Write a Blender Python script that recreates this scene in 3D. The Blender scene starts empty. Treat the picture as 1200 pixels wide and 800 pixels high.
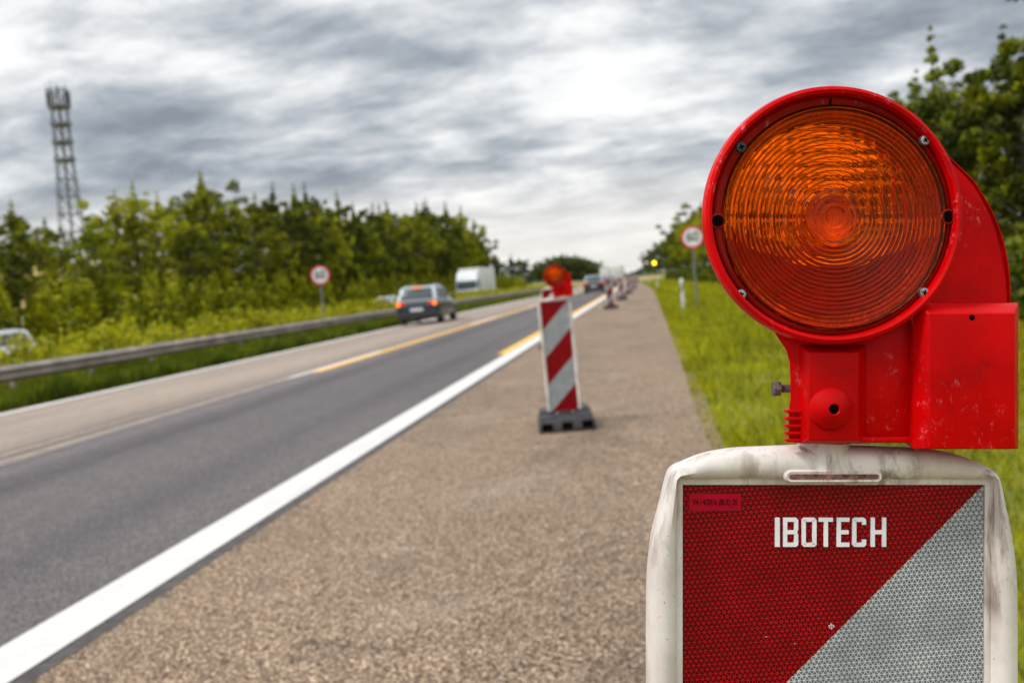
import bpy, bmesh, math, random
import numpy as np
from mathutils import Vector, Matrix, Euler

R = math.radians
PI = math.pi
scene = bpy.context.scene
COL = scene.collection

# ------------------------------------------------------------------ camera
FPX = 1150.0                       # focal length in pixels of a 1200 px wide frame
CAM_H = 1.33
ROLL = R(4.0)
_yw = Vector((759 - 600, 400 - 318, -FPX)).normalized()      # the road's direction, seen from the camera
_up = Vector((-math.sin(ROLL), math.cos(ROLL), 0))
_zw = (_up - _up.dot(_yw) * _yw).normalized()
_xw = _yw.cross(_zw)
CAM_ROT = Matrix((_xw, _yw, _zw))                              # camera axes expressed in the world
cam_data = bpy.data.cameras.new('camera')
cam = bpy.data.objects.new('camera', cam_data)
COL.objects.link(cam)
cam.matrix_world = Matrix.Translation((0, 0, CAM_H)) @ CAM_ROT.to_4x4()
cam_data.sensor_width = 36
cam_data.lens = 36 * FPX / 1200
cam_data.clip_start = 0.05
cam_data.clip_end = 5000
cam_data.dof.use_dof = True
cam_data.dof.focus_distance = 0.795
cam_data.dof.aperture_fstop = 7.5
cam_data.dof.aperture_blades = 7
scene.camera = cam

# ------------------------------------------------------------------ render + exposure
scene.render.engine = 'CYCLES'
scene.cycles.use_denoising = True
scene.cycles.max_bounces = 10
scene.cycles.transmission_bounces = 8
scene.cycles.transparent_max_bounces = 8
scene.cycles.diffuse_bounces = 3
scene.cycles.caustics_refractive = True
scene.cycles.sample_clamp_indirect = 8
scene.view_settings.view_transform = 'Standard'
scene.view_settings.look = 'None'
scene.view_settings.gamma = 1
scene.view_settings.exposure = 0.55

# ------------------------------------------------------------------ sky
SUN_AZ, SUN_EL = R(248), R(50)         # compass: 0 = +Y (down the road), clockwise; from behind on the left
world = bpy.data.worlds.new('World')
scene.world = world
world.use_nodes = True
wt = world.node_tree
wt.nodes.clear()


class NT:
    """small helper for writing node graphs"""
    def __init__(self, tree): self.t = tree
    def n(self, kind, **kw):
        nd = self.t.nodes.new(kind)
        for k, v in kw.items():
            if k.startswith('i_'):
                key = k[2:]
                key = int(key) if key.isdigit() else key.replace('_', ' ')
                if hasattr(v, 'links') or isinstance(v, bpy.types.NodeSocket):
                    self.t.links.new(v, nd.inputs[key])
                else:
                    nd.inputs[key].default_value = v
            else:
                setattr(nd, k, v)
        return nd
    def math(self, op, a, b=None, c=None, clamp=False):
        nd = self.t.nodes.new('ShaderNodeMath'); nd.operation = op; nd.use_clamp = clamp
        for i, v in enumerate((a, b, c)):
            if v is None: continue
            if isinstance(v, bpy.types.NodeSocket): self.t.links.new(v, nd.inputs[i])
            else: nd.inputs[i].default_value = v
        return nd.outputs[0]
    def noise(self, vec, scale, detail=4, rough=0.55, dist=0.0, col=False):
        nd = self.n('ShaderNodeTexNoise'); self.t.links.new(vec, nd.inputs['Vector'])
        nd.inputs['Scale'].default_value = scale; nd.inputs['Detail'].default_value = detail
        nd.inputs['Roughness'].default_value = rough; nd.inputs['Distortion'].default_value = dist
        return nd.outputs['Color' if col else 'Fac']
    def ramp(self, fac, stops):
        nd = self.n('ShaderNodeValToRGB'); self.t.links.new(fac, nd.inputs[0])
        e = nd.color_ramp.elements
        while len(e) < len(stops): e.new(0.5)
        for i, (p, c) in enumerate(stops):
            e[i].position = p
            if not hasattr(c, '__len__'): c = (c, c, c)
            e[i].color = (*c[:3], 1)
        return nd.outputs[0]
    def mix(self, fac, a, b, blend='MIX'):
        nd = self.n('ShaderNodeMix', data_type='RGBA', blend_type=blend)
        for s, v in ((nd.inputs[0], fac), (nd.inputs[6], a), (nd.inputs[7], b)):
            if isinstance(v, bpy.types.NodeSocket): self.t.links.new(v, s)
            elif hasattr(v, '__len__'): s.default_value = (*v[:3], 1)
            else: s.default_value = v
        return nd.outputs[2]
    def mapping(self, vec, scale=(1, 1, 1), rot=(0, 0, 0), loc=(0, 0, 0)):
        nd = self.n('ShaderNodeMapping'); self.t.links.new(vec, nd.inputs[0])
        nd.inputs['Scale'].default_value = scale; nd.inputs['Rotation'].default_value = rot
        nd.inputs['Location'].default_value = loc
        return nd.outputs[0]


w = NT(wt)
sky = w.n('ShaderNodeTexSky', sky_type='NISHITA', sun_disc=False, sun_elevation=SUN_EL, sun_rotation=SUN_AZ,
          air_density=1.0, dust_density=2.0)
gen = w.n('ShaderNodeTexCoord').outputs['Generated']
sep = w.n('ShaderNodeSeparateXYZ'); wt.links.new(gen, sep.inputs[0])
zc = w.math('MAXIMUM', sep.outputs[2], 0.0)
den = w.math('ADD', zc, 0.24)
cx = w.math('DIVIDE', sep.outputs[0], den)
cy = w.math('DIVIDE', sep.outputs[1], den)
comb = w.n('ShaderNodeCombineXYZ'); wt.links.new(cx, comb.inputs[0]); wt.links.new(cy, comb.inputs[1])
plane = comb.outputs[0]
warp = w.n('ShaderNodeVectorMath', operation='MULTIPLY_ADD')
wt.links.new(w.noise(plane, 1.6, 3, 0.5, 0.0, True), warp.inputs[0]); warp.inputs[1].default_value = (0.22, 0.22, 0); wt.links.new(plane, warp.inputs[2])
n1 = w.noise(w.mapping(warp.outputs[0], scale=(0.8, 1.0, 1), rot=(0, 0, R(14)), loc=(4.3, 2.2, 0)), 1.5, 9, 0.60, 0.0)
n2 = w.noise(w.mapping(warp.outputs[0], scale=(0.9, 1.5, 1), rot=(0, 0, R(20)), loc=(5.1, 0.4, 0)), 4.2, 9, 0.62, 0.0)
cl = w.math('ADD', w.math('MULTIPLY', n1, 0.70), w.math('MULTIPLY', n2, 0.30))
cloud = w.ramp(cl, [(0.38, (0.20, 0.228, 0.265)), (0.45, (0.32, 0.35, 0.385)), (0.51, (0.50, 0.52, 0.545)), (0.57, (0.72, 0.73, 0.73)), (0.64, (0.86, 0.86, 0.85))])
# the cloud deck thins to bright cream just above the horizon; the zenith of an overcast sky is brighter than its rim
hz = w.ramp(sep.outputs[2], [(0.0, 1.0), (0.05, 0.75), (0.12, 0.0)])
cloud = w.mix(w.math('MULTIPLY', hz, 0.8), cloud, (0.80, 0.765, 0.72))
zen = w.ramp(sep.outputs[2], [(0.30, 0.95), (0.62, 2.1)])
cloud = w.mix(1.0, cloud, zen, 'MULTIPLY')
bg1 = w.n('ShaderNodeBackground'); wt.links.new(sky.outputs[0], bg1.inputs[0]); bg1.inputs[1].default_value = 0.05
bg2 = w.n('ShaderNodeBackground'); wt.links.new(cloud, bg2.inputs[0]); bg2.inputs[1].default_value = 1.0
ms = w.n('ShaderNodeMixShader'); ms.inputs[0].default_value = 0.9
wt.links.new(bg1.outputs[0], ms.inputs[1]); wt.links.new(bg2.outputs[0], ms.inputs[2])
wo = w.n('ShaderNodeOutputWorld'); wt.links.new(ms.outputs[0], wo.inputs[0])

sun_d = bpy.data.lights.new('sun', 'SUN')
sun_d.energy = 1.5
sun_d.angle = R(10)
sun_d.color = (1.0, 0.95, 0.88)
sun = bpy.data.objects.new('sun', sun_d); COL.objects.link(sun)
to_sun = Vector((math.sin(SUN_AZ) * math.cos(SUN_EL), math.cos(SUN_AZ) * math.cos(SUN_EL), math.sin(SUN_EL)))
sun.rotation_euler = to_sun.to_track_quat('Z', 'Y').to_euler()


# ------------------------------------------------------------------ helpers
def link(o, parent=None):
    COL.objects.link(o)
    if parent is not None: o.parent = parent
    return o


def tag(o, label=None, cat=None, group=None, kind=None):
    if label: o['label'] = label
    if cat: o['category'] = cat
    if group: o['group'] = group
    if kind: o['kind'] = kind
    return o


def empty(name, loc=(0, 0, 0), rz=0.0, label=None, cat=None, group=None):
    o = bpy.data.objects.new(name, None); o.empty_display_size = 0.1
    link(o); o.location = loc; o.rotation_euler = (0, 0, rz)
    return tag(o, label, cat, group)


def copy_tree(o, parent=None):
    c = o.copy(); COL.objects.link(c)
    if parent is not None:
        c.parent = parent
    for ch in list(o.children): copy_tree(ch, c)
    return c


def mesh_obj(name, verts, faces, mat, parent=None, smooth=False):
    me = bpy.data.meshes.new(name)
    me.from_pydata([tuple(v) for v in verts], [], [tuple(f) for f in faces])
    me.update()
    if mat: me.materials.append(mat)
    if smooth: me.polygons.foreach_set('use_smooth', [True] * len(me.polygons))
    return link(bpy.data.objects.new(name, me), parent)


class MB:
    """collects shapes and links them as one mesh object"""
    def __init__(self): self.bm = bmesh.new()
    def _tr(self, vs, M):
        if M is not None: bmesh.ops.transform(self.bm, matrix=M, verts=vs)
    def box(self, x0, x1, y0, y1, z0, z1, M=None, taper=None):
        bm = self.bm
        vs = [bm.verts.new(p) for p in ((x0, y0, z0), (x1, y0, z0), (x1, y1, z0), (x0, y1, z0), (x0, y0, z1), (x1, y0, z1), (x1, y1, z1), (x0, y1, z1))]
        for f in ((0, 3, 2, 1), (4, 5, 6, 7), (0, 1, 5, 4), (1, 2, 6, 5), (2, 3, 7, 6), (3, 0, 4, 7)):
            bm.faces.new([vs[i] for i in f])
        self._tr(vs, M)
        return self
    def prism(self, pts, a, b, axis='y', M=None):
        """pts: 2D outline; extruded from a to b along the axis (x, y or z)"""
        bm = self.bm
        def P(u, v, t):
            return {'y': (u, t, v), 'x': (t, u, v), 'z': (u, v, t)}[axis]
        A = [bm.verts.new(P(u, v, a)) for u, v in pts]
        B = [bm.verts.new(P(u, v, b)) for u, v in pts]
        n = len(pts)
        bm.faces.new(A[::-1]); bm.faces.new(B)
        for i in range(n): bm.faces.new((A[i], A[(i + 1) % n], B[(i + 1) % n], B[i]))
        self._tr(A + B, M)
        return self
    def rings(self, rings, cap0=True, cap1=True, M=None, closed=True):
        bm = self.bm
        V = [[bm.verts.new(p) for p in r] for r in rings]
        n = len(V[0])
        for a, b in zip(V, V[1:]):
            for i in range(n if closed else n - 1):
                bm.faces.new((a[i], a[(i + 1) % n], b[(i + 1) % n], b[i]))
        if cap0: bm.faces.new(V[0][::-1])
        if cap1: bm.faces.new(V[-1])
        self._tr([v for r in V for v in r], M)
        return self
    def lathe(self, prof, n=48, c=(0, 0, 0), axis='y', cap0=True, cap1=True, M=None):
        """prof: (radius, position along the axis)"""
        rr = []
        for r, t in prof:
            ring = []
            for k in range(n):
                a = 2 * PI * k / n
                u, v = r * math.cos(a), r * math.sin(a)
                p = {'y': (u, t, v), 'x': (t, u, v), 'z': (u, v, t)}[axis]
                ring.append((p[0] + c[0], p[1] + c[1], p[2] + c[2]))
            rr.append(ring)
        return self.rings(rr, cap0, cap1, M)
    def tube(self, pts, rad, n=6, cap=True):
        rr = []
        pts = [Vector(p) for p in pts]
        for i, p in enumerate(pts):
            d = (pts[min(i + 1, len(pts) - 1)] - pts[max(i - 1, 0)]).normalized()
            a = Vector((0, 0, 1)) if abs(d.z) < 0.9 else Vector((1, 0, 0))
            u = d.cross(a).normalized(); v = d.cross(u)
            r = rad[i] if hasattr(rad, '__len__') else rad
            rr.append([p + r * (math.cos(2 * PI * k / n) * u + math.sin(2 * PI * k / n) * v) for k in range(n)])
        return self.rings(rr, cap, cap)
    def build(self, name, mat, parent=None, smooth=False, bevel=0.0, seg=2, angle=35, sub=0):
        bm = self.bm
        bmesh.ops.recalc_face_normals(bm, faces=bm.faces)
        if bevel > 0:
            es = [e for e in bm.edges if len(e.link_faces) == 2 and e.calc_face_angle(0) > R(30)]
            bmesh.ops.bevel(bm, geom=es, offset=bevel, segments=seg, affect='EDGES', clamp_overlap=True, profile=0.5)
        me = bpy.data.meshes.new(name); bm.to_mesh(me); bm.free()
        if mat: me.materials.append(mat)
        o = link(bpy.data.objects.new(name, me), parent)
        if smooth or bevel > 0:
            me.polygons.foreach_set('use_smooth', [True] * len(me.polygons))
            me.set_sharp_from_angle(angle=R(angle))
        if sub:
            m = o.modifiers.new('subsurf', 'SUBSURF'); m.levels = sub; m.render_levels = sub
        return o


# ------------------------------------------------------------------ materials
def new_mat(name):
    m = bpy.data.materials.new(name); m.use_nodes = True
    t = m.node_tree; b = t.nodes['Principled BSDF']
    return m, NT(t), b


def lk(nt, a, b): nt.t.links.new(a, b)


def plain(name, col, rough=0.5, metal=0.0, var=0.12, scale=8.0, bump=0.0, bscale=60, coat=0.0, emit=None, estr=0.0, spec=0.5):
    m, nt, b = new_mat(name)
    co = nt.n('ShaderNodeTexCoord').outputs['Object']
    n = nt.noise(co, scale, 5)
    dark = tuple(c * (1 - var * 2) for c in col); lite = tuple(min(1, c * (1 + var)) for c in col)
    lk(nt, nt.ramp(n, [(0.3, dark), (0.7, lite)]), b.inputs['Base Color'])
    r = nt.ramp(nt.noise(co, scale * 3, 3), [(0.3, max(0, rough - 0.08)), (0.7, min(1, rough + 0.08))])
    lk(nt, r, b.inputs['Roughness'])
    b.inputs['Metallic'].default_value = metal
    b.inputs['Coat Weight'].default_value = coat
    b.inputs['Specular IOR Level'].default_value = spec
    if bump:
        bp = nt.n('ShaderNodeBump'); bp.inputs['Strength'].default_value = bump; bp.inputs['Distance'].default_value = 0.01
        lk(nt, nt.noise(co, bscale, 4), bp.inputs['Height']); lk(nt, bp.outputs[0], b.inputs['Normal'])
    if emit:
        b.inputs['Emission Color'].default_value = (*emit, 1); b.inputs['Emission Strength'].default_value = estr
    return m


def asphalt(name, stops, grain, blotch, tracks=None, bump=0.6, stains=False):
    """stops: colours of the chippings from the dark binder to the palest stones"""
    m, nt, b = new_mat(name)
    co = nt.n('ShaderNodeTexCoord').outputs['Object']
    v = nt.n('ShaderNodeTexVoronoi'); lk(nt, co, v.inputs['Vector']); v.inputs['Scale'].default_value = grain
    sepc = nt.n('ShaderNodeSeparateColor'); lk(nt, v.outputs['Color'], sepc.inputs[0])
    base = nt.ramp(sepc.outputs[0], stops)
    edge = nt.ramp(v.outputs['Distance'], [(0.25, 1.0), (0.75, 0.45)])
    base = nt.mix(0.75, base, edge, 'MULTIPLY')
    v2 = nt.n('ShaderNodeTexVoronoi'); lk(nt, co, v2.inputs['Vector']); v2.inputs['Scale'].default_value = grain * 2.1
    s2 = nt.n('ShaderNodeSeparateColor'); lk(nt, v2.outputs['Color'], s2.inputs[0])
    base = nt.mix(1.0, base, nt.ramp(s2.outputs[1], [(0.0, 0.55), (0.6, 1.0), (1.0, 1.5)]), 'MULTIPLY')
    big = nt.noise(nt.mapping(co, scale=(1, 0.25, 1)), blotch, 5, 0.6)
    base = nt.mix(1.0, base, nt.ramp(big, [(0.3, 0.80), (0.7, 1.12)]), 'MULTIPLY')
    fine = nt.noise(co, 4.0, 6, 0.7)
    base = nt.mix(1.0, base, nt.ramp(fine, [(0.3, 0.88), (0.7, 1.08)]), 'MULTIPLY')
    if stains:                       # oil and dirt patches, dust along the joints, hairline cracks
        st = nt.noise(nt.mapping(co, scale=(1, 0.35, 1), loc=(3, 7, 0)), 1.3, 6, 0.6)
        base = nt.mix(nt.ramp(st, [(0.56, 0.0), (0.70, 0.45)]), base, (0.06, 0.045, 0.035))
        base = nt.mix(nt.ramp(nt.noise(nt.mapping(co, loc=(9, 1, 0)), 0.9, 6, 0.65), [(0.52, 0.0), (0.72, 0.35)]), base, (0.42, 0.34, 0.26))
        cr = nt.n('ShaderNodeTexVoronoi', feature='DISTANCE_TO_EDGE'); cr.inputs['Scale'].default_value = 0.42
        wv = nt.n('ShaderNodeVectorMath', operation='MULTIPLY_ADD'); lk(nt, nt.noise(co, 2.2, 6, 0.7, 0, True), wv.inputs[0]); wv.inputs[1].default_value = (0.5, 0.5, 0); lk(nt, co, wv.inputs[2])
        lk(nt, wv.outputs[0], cr.inputs['Vector'])
        base = nt.mix(nt.ramp(cr.outputs['Distance'], [(0.0, 0.55), (0.004, 0.0)]), base, (0.05, 0.04, 0.03))
    if tracks:
        sx = nt.n('ShaderNodeSeparateXYZ'); lk(nt, co, sx.inputs[0])
        for cxx, wd, dk in tracks:          # tyre-polished wheel tracks and seams
            d = nt.math('ABSOLUTE', nt.math('SUBTRACT', sx.outputs[0], cxx))
            d = nt.math('ADD', d, nt.math('MULTIPLY', nt.math('SUBTRACT', nt.noise(co, 0.6, 3), 0.5), wd * 0.8))
            f = nt.math('SUBTRACT', 1.0, nt.math('DIVIDE', d, wd), clamp=True)
            base = nt.mix(f, base, nt.mix(1.0, base, (dk, dk, dk * 1.03), 'MULTIPLY'))
    lk(nt, base, b.inputs['Base Color'])
    b.inputs['Roughness'].default_value = 0.85
    b.inputs['Specular IOR Level'].default_value = 0.3
    bp = nt.n('ShaderNodeBump'); bp.inputs['Strength'].default_value = bump; bp.inputs['Distance'].default_value = 0.004
    lk(nt, nt.math('SUBTRACT', 1.0, v.outputs['Distance']), bp.inputs['Height']); lk(nt, bp.outputs[0], b.inputs['Normal'])
    return m


M = {}
M['shoulder'] = asphalt('shoulder_asphalt', [(0.0, (0.035, 0.019, 0.011)), (0.3, (0.18, 0.113, 0.068)), (0.7, (0.38, 0.262, 0.172)), (1.0, (0.84, 0.63, 0.44))], 115, 0.5, bump=1.0, stains=True)
M['lane_dark'] = asphalt('right_lane_asphalt', [(0.0, (0.04, 0.034, 0.035)), (0.5, (0.145, 0.125, 0.124)), (1.0, (0.30, 0.262, 0.255))], 130, 0.35,
                         tracks=[(-5.35, 0.42, 0.72), (-3.55, 0.4, 0.8), (-6.05, 0.3, 1.3)], bump=0.3)
M['lane_tan'] = asphalt('left_lane_asphalt', [(0.0, (0.22, 0.165, 0.13)), (0.5, (0.44, 0.35, 0.28)), (1.0, (0.62, 0.50, 0.41))], 120, 0.35,
                        tracks=[(-7.2, 0.45, 0.85), (-9.1, 0.45, 0.88)], bump=0.3)
M['seam'] = plain('bitumen_seam', (0.07, 0.058, 0.052), 0.7, var=0.3, scale=12, bump=0.4)
M['median_asphalt'] = asphalt('far_carriageway_asphalt', [(0.0, (0.16, 0.15, 0.14)), (1.0, (0.3, 0.28, 0.26))], 100, 0.4)


def paint(name, col, wear=0.5):
    m, nt, b = new_mat(name)
    co = nt.n('ShaderNodeTexCoord').outputs['Object']
    n = nt.noise(co, 45, 5, 0.7); n2 = nt.noise(nt.mapping(co, scale=(1, 0.2, 1)), 3, 4)
    k = nt.math('ADD', nt.math('MULTIPLY', n, 0.6), nt.math('MULTIPLY', n2, 0.4))
    c = nt.ramp(k, [(0.28, tuple(x * wear for x in col)), (0.46, tuple(x * 0.92 for x in col)), (0.6, col)])
    lk(nt, c, b.inputs['Base Color']); b.inputs['Roughness'].default_value = 0.6
    bp = nt.n('ShaderNodeBump'); bp.inputs['Strength'].default_value = 0.25; bp.inputs['Distance'].default_value = 0.003
    lk(nt, nt.noise(co, 160, 3), bp.inputs['Height']); lk(nt, bp.outputs[0], b.inputs['Normal'])
    return m


M['white_paint'] = paint('white_road_paint', (0.66, 0.64, 0.605), 0.7)
M['worn_paint'] = paint('worn_road_paint', (0.84, 0.80, 0.76), 0.75)
M['yellow_paint'] = paint('yellow_road_tape', (0.92, 0.48, 0.0), 0.9)
M['scar_paint'] = paint('scraped_marking', (0.24, 0.235, 0.24), 0.45)


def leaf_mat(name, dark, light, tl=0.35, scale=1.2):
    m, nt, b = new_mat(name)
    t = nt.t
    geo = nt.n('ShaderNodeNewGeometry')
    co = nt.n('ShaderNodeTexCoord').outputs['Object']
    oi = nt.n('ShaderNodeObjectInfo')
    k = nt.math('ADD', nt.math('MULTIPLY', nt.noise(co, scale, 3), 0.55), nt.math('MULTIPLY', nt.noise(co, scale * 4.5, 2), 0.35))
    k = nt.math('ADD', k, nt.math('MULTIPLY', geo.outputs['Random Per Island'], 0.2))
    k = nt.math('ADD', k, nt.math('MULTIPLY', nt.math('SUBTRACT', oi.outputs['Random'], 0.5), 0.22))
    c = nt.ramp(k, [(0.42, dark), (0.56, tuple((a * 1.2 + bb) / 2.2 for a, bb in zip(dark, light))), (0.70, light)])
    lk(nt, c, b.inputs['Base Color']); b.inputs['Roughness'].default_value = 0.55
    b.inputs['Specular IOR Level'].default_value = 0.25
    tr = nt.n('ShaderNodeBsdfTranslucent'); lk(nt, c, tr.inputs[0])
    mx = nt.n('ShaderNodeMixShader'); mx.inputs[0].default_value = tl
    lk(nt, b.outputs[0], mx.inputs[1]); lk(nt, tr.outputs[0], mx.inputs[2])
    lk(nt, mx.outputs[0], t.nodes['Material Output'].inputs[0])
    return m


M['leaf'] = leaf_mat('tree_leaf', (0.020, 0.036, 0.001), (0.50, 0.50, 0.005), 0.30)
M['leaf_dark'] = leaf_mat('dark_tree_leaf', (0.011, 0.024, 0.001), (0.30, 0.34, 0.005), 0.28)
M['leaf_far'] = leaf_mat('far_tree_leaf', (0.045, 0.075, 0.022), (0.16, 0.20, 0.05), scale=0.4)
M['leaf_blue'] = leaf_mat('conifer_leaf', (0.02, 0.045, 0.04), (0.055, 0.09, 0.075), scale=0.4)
M['leaf_bright'] = leaf_mat('bush_leaf', (0.13, 0.15, 0.004), (0.62, 0.58, 0.010), 0.4, 2.0)
M['grass'] = leaf_mat('grass_blade', (0.06, 0.085, 0.003), (0.50, 0.48, 0.010), 0.4, 0.9)
M['grass_median'] = leaf_mat('median_grass_blade', (0.08, 0.12, 0.006), (0.30, 0.33, 0.012), 0.4, 0.9)
M['bark'] = plain('bark', (0.09, 0.075, 0.055), 0.9, var=0.35, scale=6, bump=0.8, bscale=14)


def soil_mat():
    m, nt, b = new_mat('verge_soil')
    co = nt.n('ShaderNodeTexCoord').outputs['Object']
    a = nt.ramp(nt.noise(co, 0.35, 6, 0.65), [(0.3, (0.10, 0.12, 0.008)), (0.55, (0.20, 0.21, 0.012)), (0.75, (0.33, 0.32, 0.03))])
    a = nt.mix(1.0, a, nt.ramp(nt.noise(co, 14, 5, 0.7), [(0.3, 0.6), (0.7, 1.2)]), 'MULTIPLY')
    lk(nt, a, b.inputs['Base Color']); b.inputs['Roughness'].default_value = 0.95
    return m


M['soil'] = soil_mat()
M['wheat'] = plain('ripe_field', (0.50, 0.36, 0.10), 0.9, var=0.2, scale=0.03)
M['galv'] = plain('weathered_zinc', (0.34, 0.285, 0.24), 0.5, metal=0.1, var=0.25, scale=1.5, bump=0.1)
M['steel'] = plain('grey_steel', (0.30, 0.31, 0.32), 0.45, metal=0.6, var=0.15, scale=6)
M['tower'] = plain('dark_tower_steel', (0.14, 0.15, 0.165), 0.6, metal=0.3, var=0.2, scale=0.4)

# ------------------------------------------------------------------ the lie of the land
def bend(y):
    """the road eases to the left and falls away a little beyond 35 m"""
    if y < 35: return 0.0
    if y < 85: return (y - 35) ** 2 / 100
    return 25 + (y - 85)


def bx(y): return -0.0135 * bend(y)
def bz(y): return -0.0042 * bend(min(y, 520))


def rel_z(u):
    """height across the section; u = distance right of the camera's path"""
    pts = [(-90, 3.0), (-45, 1.0), (-30, 0.1), (-26.5, -0.35), (-26, -0.42), (-14.8, -0.42), (-13.6, -0.5), (-12.3, -0.26), (-10.4, -0.13), (-2.7, 0.0),
           (0.5, 0.0), (0.9, -0.03), (3.5, -0.12), (8, -0.1), (14, 0.5), (40, 1.5), (90, 2.0)]
    if u <= pts[0][0]: return pts[0][1]
    for (a, za), (b, zb) in zip(pts, pts[1:]):
        if u <= b: return za + (zb - za) * (u - a) / (b - a)
    return pts[-1][1]


def G(u, y): return rel_z(u) + bz(y)
def W(u, y, dz=0.0): return Vector((u + bx(y), y, G(u, y) + dz))


YS = [-12, -6, 0, 3, 6, 10, 15, 20, 26, 32, 35] + list(range(40, 90, 5)) + list(range(90, 200, 10)) + list(range(200, 540, 20))


def strip(name, u0, u1, dz, mat, y0=-12, y1=520, nu=1, label=None):
    ys = [y0] + [y for y in YS if y0 < y < y1] + [y1]
    us = [u0 + (u1 - u0) * k / nu for k in range(nu + 1)]
    vs, fs = [], []
    for y in ys:
        for u in us: vs.append(W(u, y, dz))
    n = nu + 1
    for j in range(len(ys) - 1):
        for i in range(nu): fs.append((j * n + i, j * n + i + 1, (j + 1) * n + i + 1, (j + 1) * n + i))
    return mesh_obj(name, vs, fs, mat)


def structure(o): o['kind'] = 'structure'; return o


# ground: one sheet to the horizon
us = [-1500, -600, -250, -120, -90, -60, -45, -36, -30, -28, -26.5, -26, -20, -14.8, -14.2, -13.6, -13, -12.3, -11.4, -10.4, -6, -2.7, 0.5, 0.9, 2, 3.5, 5.5, 8, 11, 14, 20, 40, 90, 250, 600, 1500]
ys = [-60, -30] + YS + [560, 640, 800, 1100, 1600, 2600]
vs, fs = [], []
for y in ys:
    for u in us:
        vs.append((u + bx(min(y, 640)), y, G(u, y) - (0.03 if -26.5 < u < 0.4 else 0.0)))
n = len(us)
for j in range(len(ys) - 1):
    for i in range(n - 1): fs.append((j * n + i, j * n + i + 1, (j + 1) * n + i + 1, (j + 1) * n + i))
structure(mesh_obj('ground', vs, fs, M['soil'], smooth=True))

L0, L1 = -2.72, -2.43          # white edge line
structure(strip('hard_shoulder', -2.36, 0.49, 0.004, M['shoulder']))
structure(strip('shoulder_seam', -2.46, -2.345, 0.006, M['seam']))
structure(strip('right_lane', -6.36, -2.46, 0.004, M['lane_dark'], nu=2))
structure(strip('left_lane', -10.65, -6.36, 0.004, M['lane_tan'], nu=2))
structure(strip('opposite_carriageway', -26, -14.8, 0.006, M['median_asphalt']))
structure(strip('white_edge_line', L0, L1, 0.010, M['white_paint']))
structure(strip('white_median_line', -10.32, -10.12, 0.010, M['worn_paint']))
structure(strip('yellow_edge_line', -2.90, -2.735, 0.011, M['yellow_paint'], y0=18.1))
structure(strip('yellow_lane_line', -6.315, -6.13, 0.011, M['yellow_paint'], y0=17.5))

# dashed lane marking, 6 m dashes and 12 m gaps; the near one is worn to a scar
vs, fs = [], []
for k in range(18):
    a = 16.6 + 18 * k
    for y0, y1 in ((a, a + 3), (a + 3, a + 6)):
        i = len(vs); vs += [W(-6.46, y0, 0.010), W(-6.325, y0, 0.010), W(-6.325, y1, 0.010), W(-6.46, y1, 0.010)]; fs.append((i, i + 1, i + 2, i + 3))
structure(mesh_obj('lane_dashes', vs, fs, M['white_paint']))
vs, fs = [], []
rnd = random.Random(5)
y = -2.0
while y < 16.2:
    ln = rnd.uniform(0.12, 0.6); o_ = rnd.uniform(-0.05, 0.06)
    i = len(vs); w2 = rnd.uniform(0.02, 0.07); vs += [W(-6.47 + o_, y, 0.009), W(-6.47 + w2 + o_, y + 0.04, 0.009), W(-6.46 + w2 + o_, y + ln, 0.009), W(-6.48 + o_, y + ln - 0.05, 0.009)]; fs.append((i, i + 1, i + 2, i + 3))
    y += ln + rnd.uniform(0.15, 1.0)
structure(mesh_obj('scraped_lane_marking', vs, fs, M['scar_paint']))
structure(strip('lane_seam', -6.74, -6.64, 0.008, M['seam'], y1=200))
structure(strip('joint_in_left_lane', -7.02, -6.985, 0.008, M['seam'], y1=120))

# a ripe field on the rise far to the left
hv, hf = [], []
for j in range(13):
    for i in range(21):
        x = -420 + i * 26; yy = 210 + j * 30
        hgt = 26 * math.exp(-((x + 250) / 110) ** 2) * math.sin(PI * min(1, j / 12)) ** 0.8
        hv.append((x, yy, -1.5 + hgt))
for j in range(12):
    for i in range(20): hf.append((j * 21 + i, j * 21 + i + 1, (j + 1) * 21 + i + 1, (j + 1) * 21 + i))
structure(mesh_obj('hill', hv, hf, M['wheat'], smooth=True))


# ------------------------------------------------------------------ leaf and blade clouds (numpy)
def cloud_mesh(name, centres, size, rng, mat, stretch=1.0, squash=1.0, droop=0.0):
    """one folded leaf (two triangles) per centre, random orientation"""
    n = len(centres)
    a = rng.normal(size=(n, 3)); a[:, 2] *= squash; a[:, 2] -= droop
    a /= np.linalg.norm(a, axis=1)[:, None] + 1e-9
    b = rng.normal(size=(n, 3)); b -= (a * b).sum(1)[:, None] * a; b /= np.linalg.norm(b, axis=1)[:, None] + 1e-9
    c = np.cross(a, b)
    s = (size * rng.uniform(0.6, 1.35, n))[:, None] if np.isscalar(size) else (size * rng.uniform(0.7, 1.3, n))[:, None]
    P = np.stack([centres - a * s * stretch, centres + b * s * 0.5 + c * s * 0.12, centres + a * s * stretch, centres - b * s * 0.5 + c * s * 0.12], 1)
    V = P.reshape(-1, 3)
    me = bpy.data.meshes.new(name)
    me.vertices.add(4 * n); me.vertices.foreach_set('co', V.astype(np.float32).ravel())
    me.loops.add(4 * n); me.loops.foreach_set('vertex_index', np.arange(4 * n, dtype=np.int32))
    me.polygons.add(n); me.polygons.foreach_set('loop_start', np.arange(0, 4 * n, 4, dtype=np.int32))
    me.polygons.foreach_set('loop_total', np.full(n, 4, dtype=np.int32))
    me.update(calc_edges=True); me.materials.append(mat)
    return me


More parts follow.
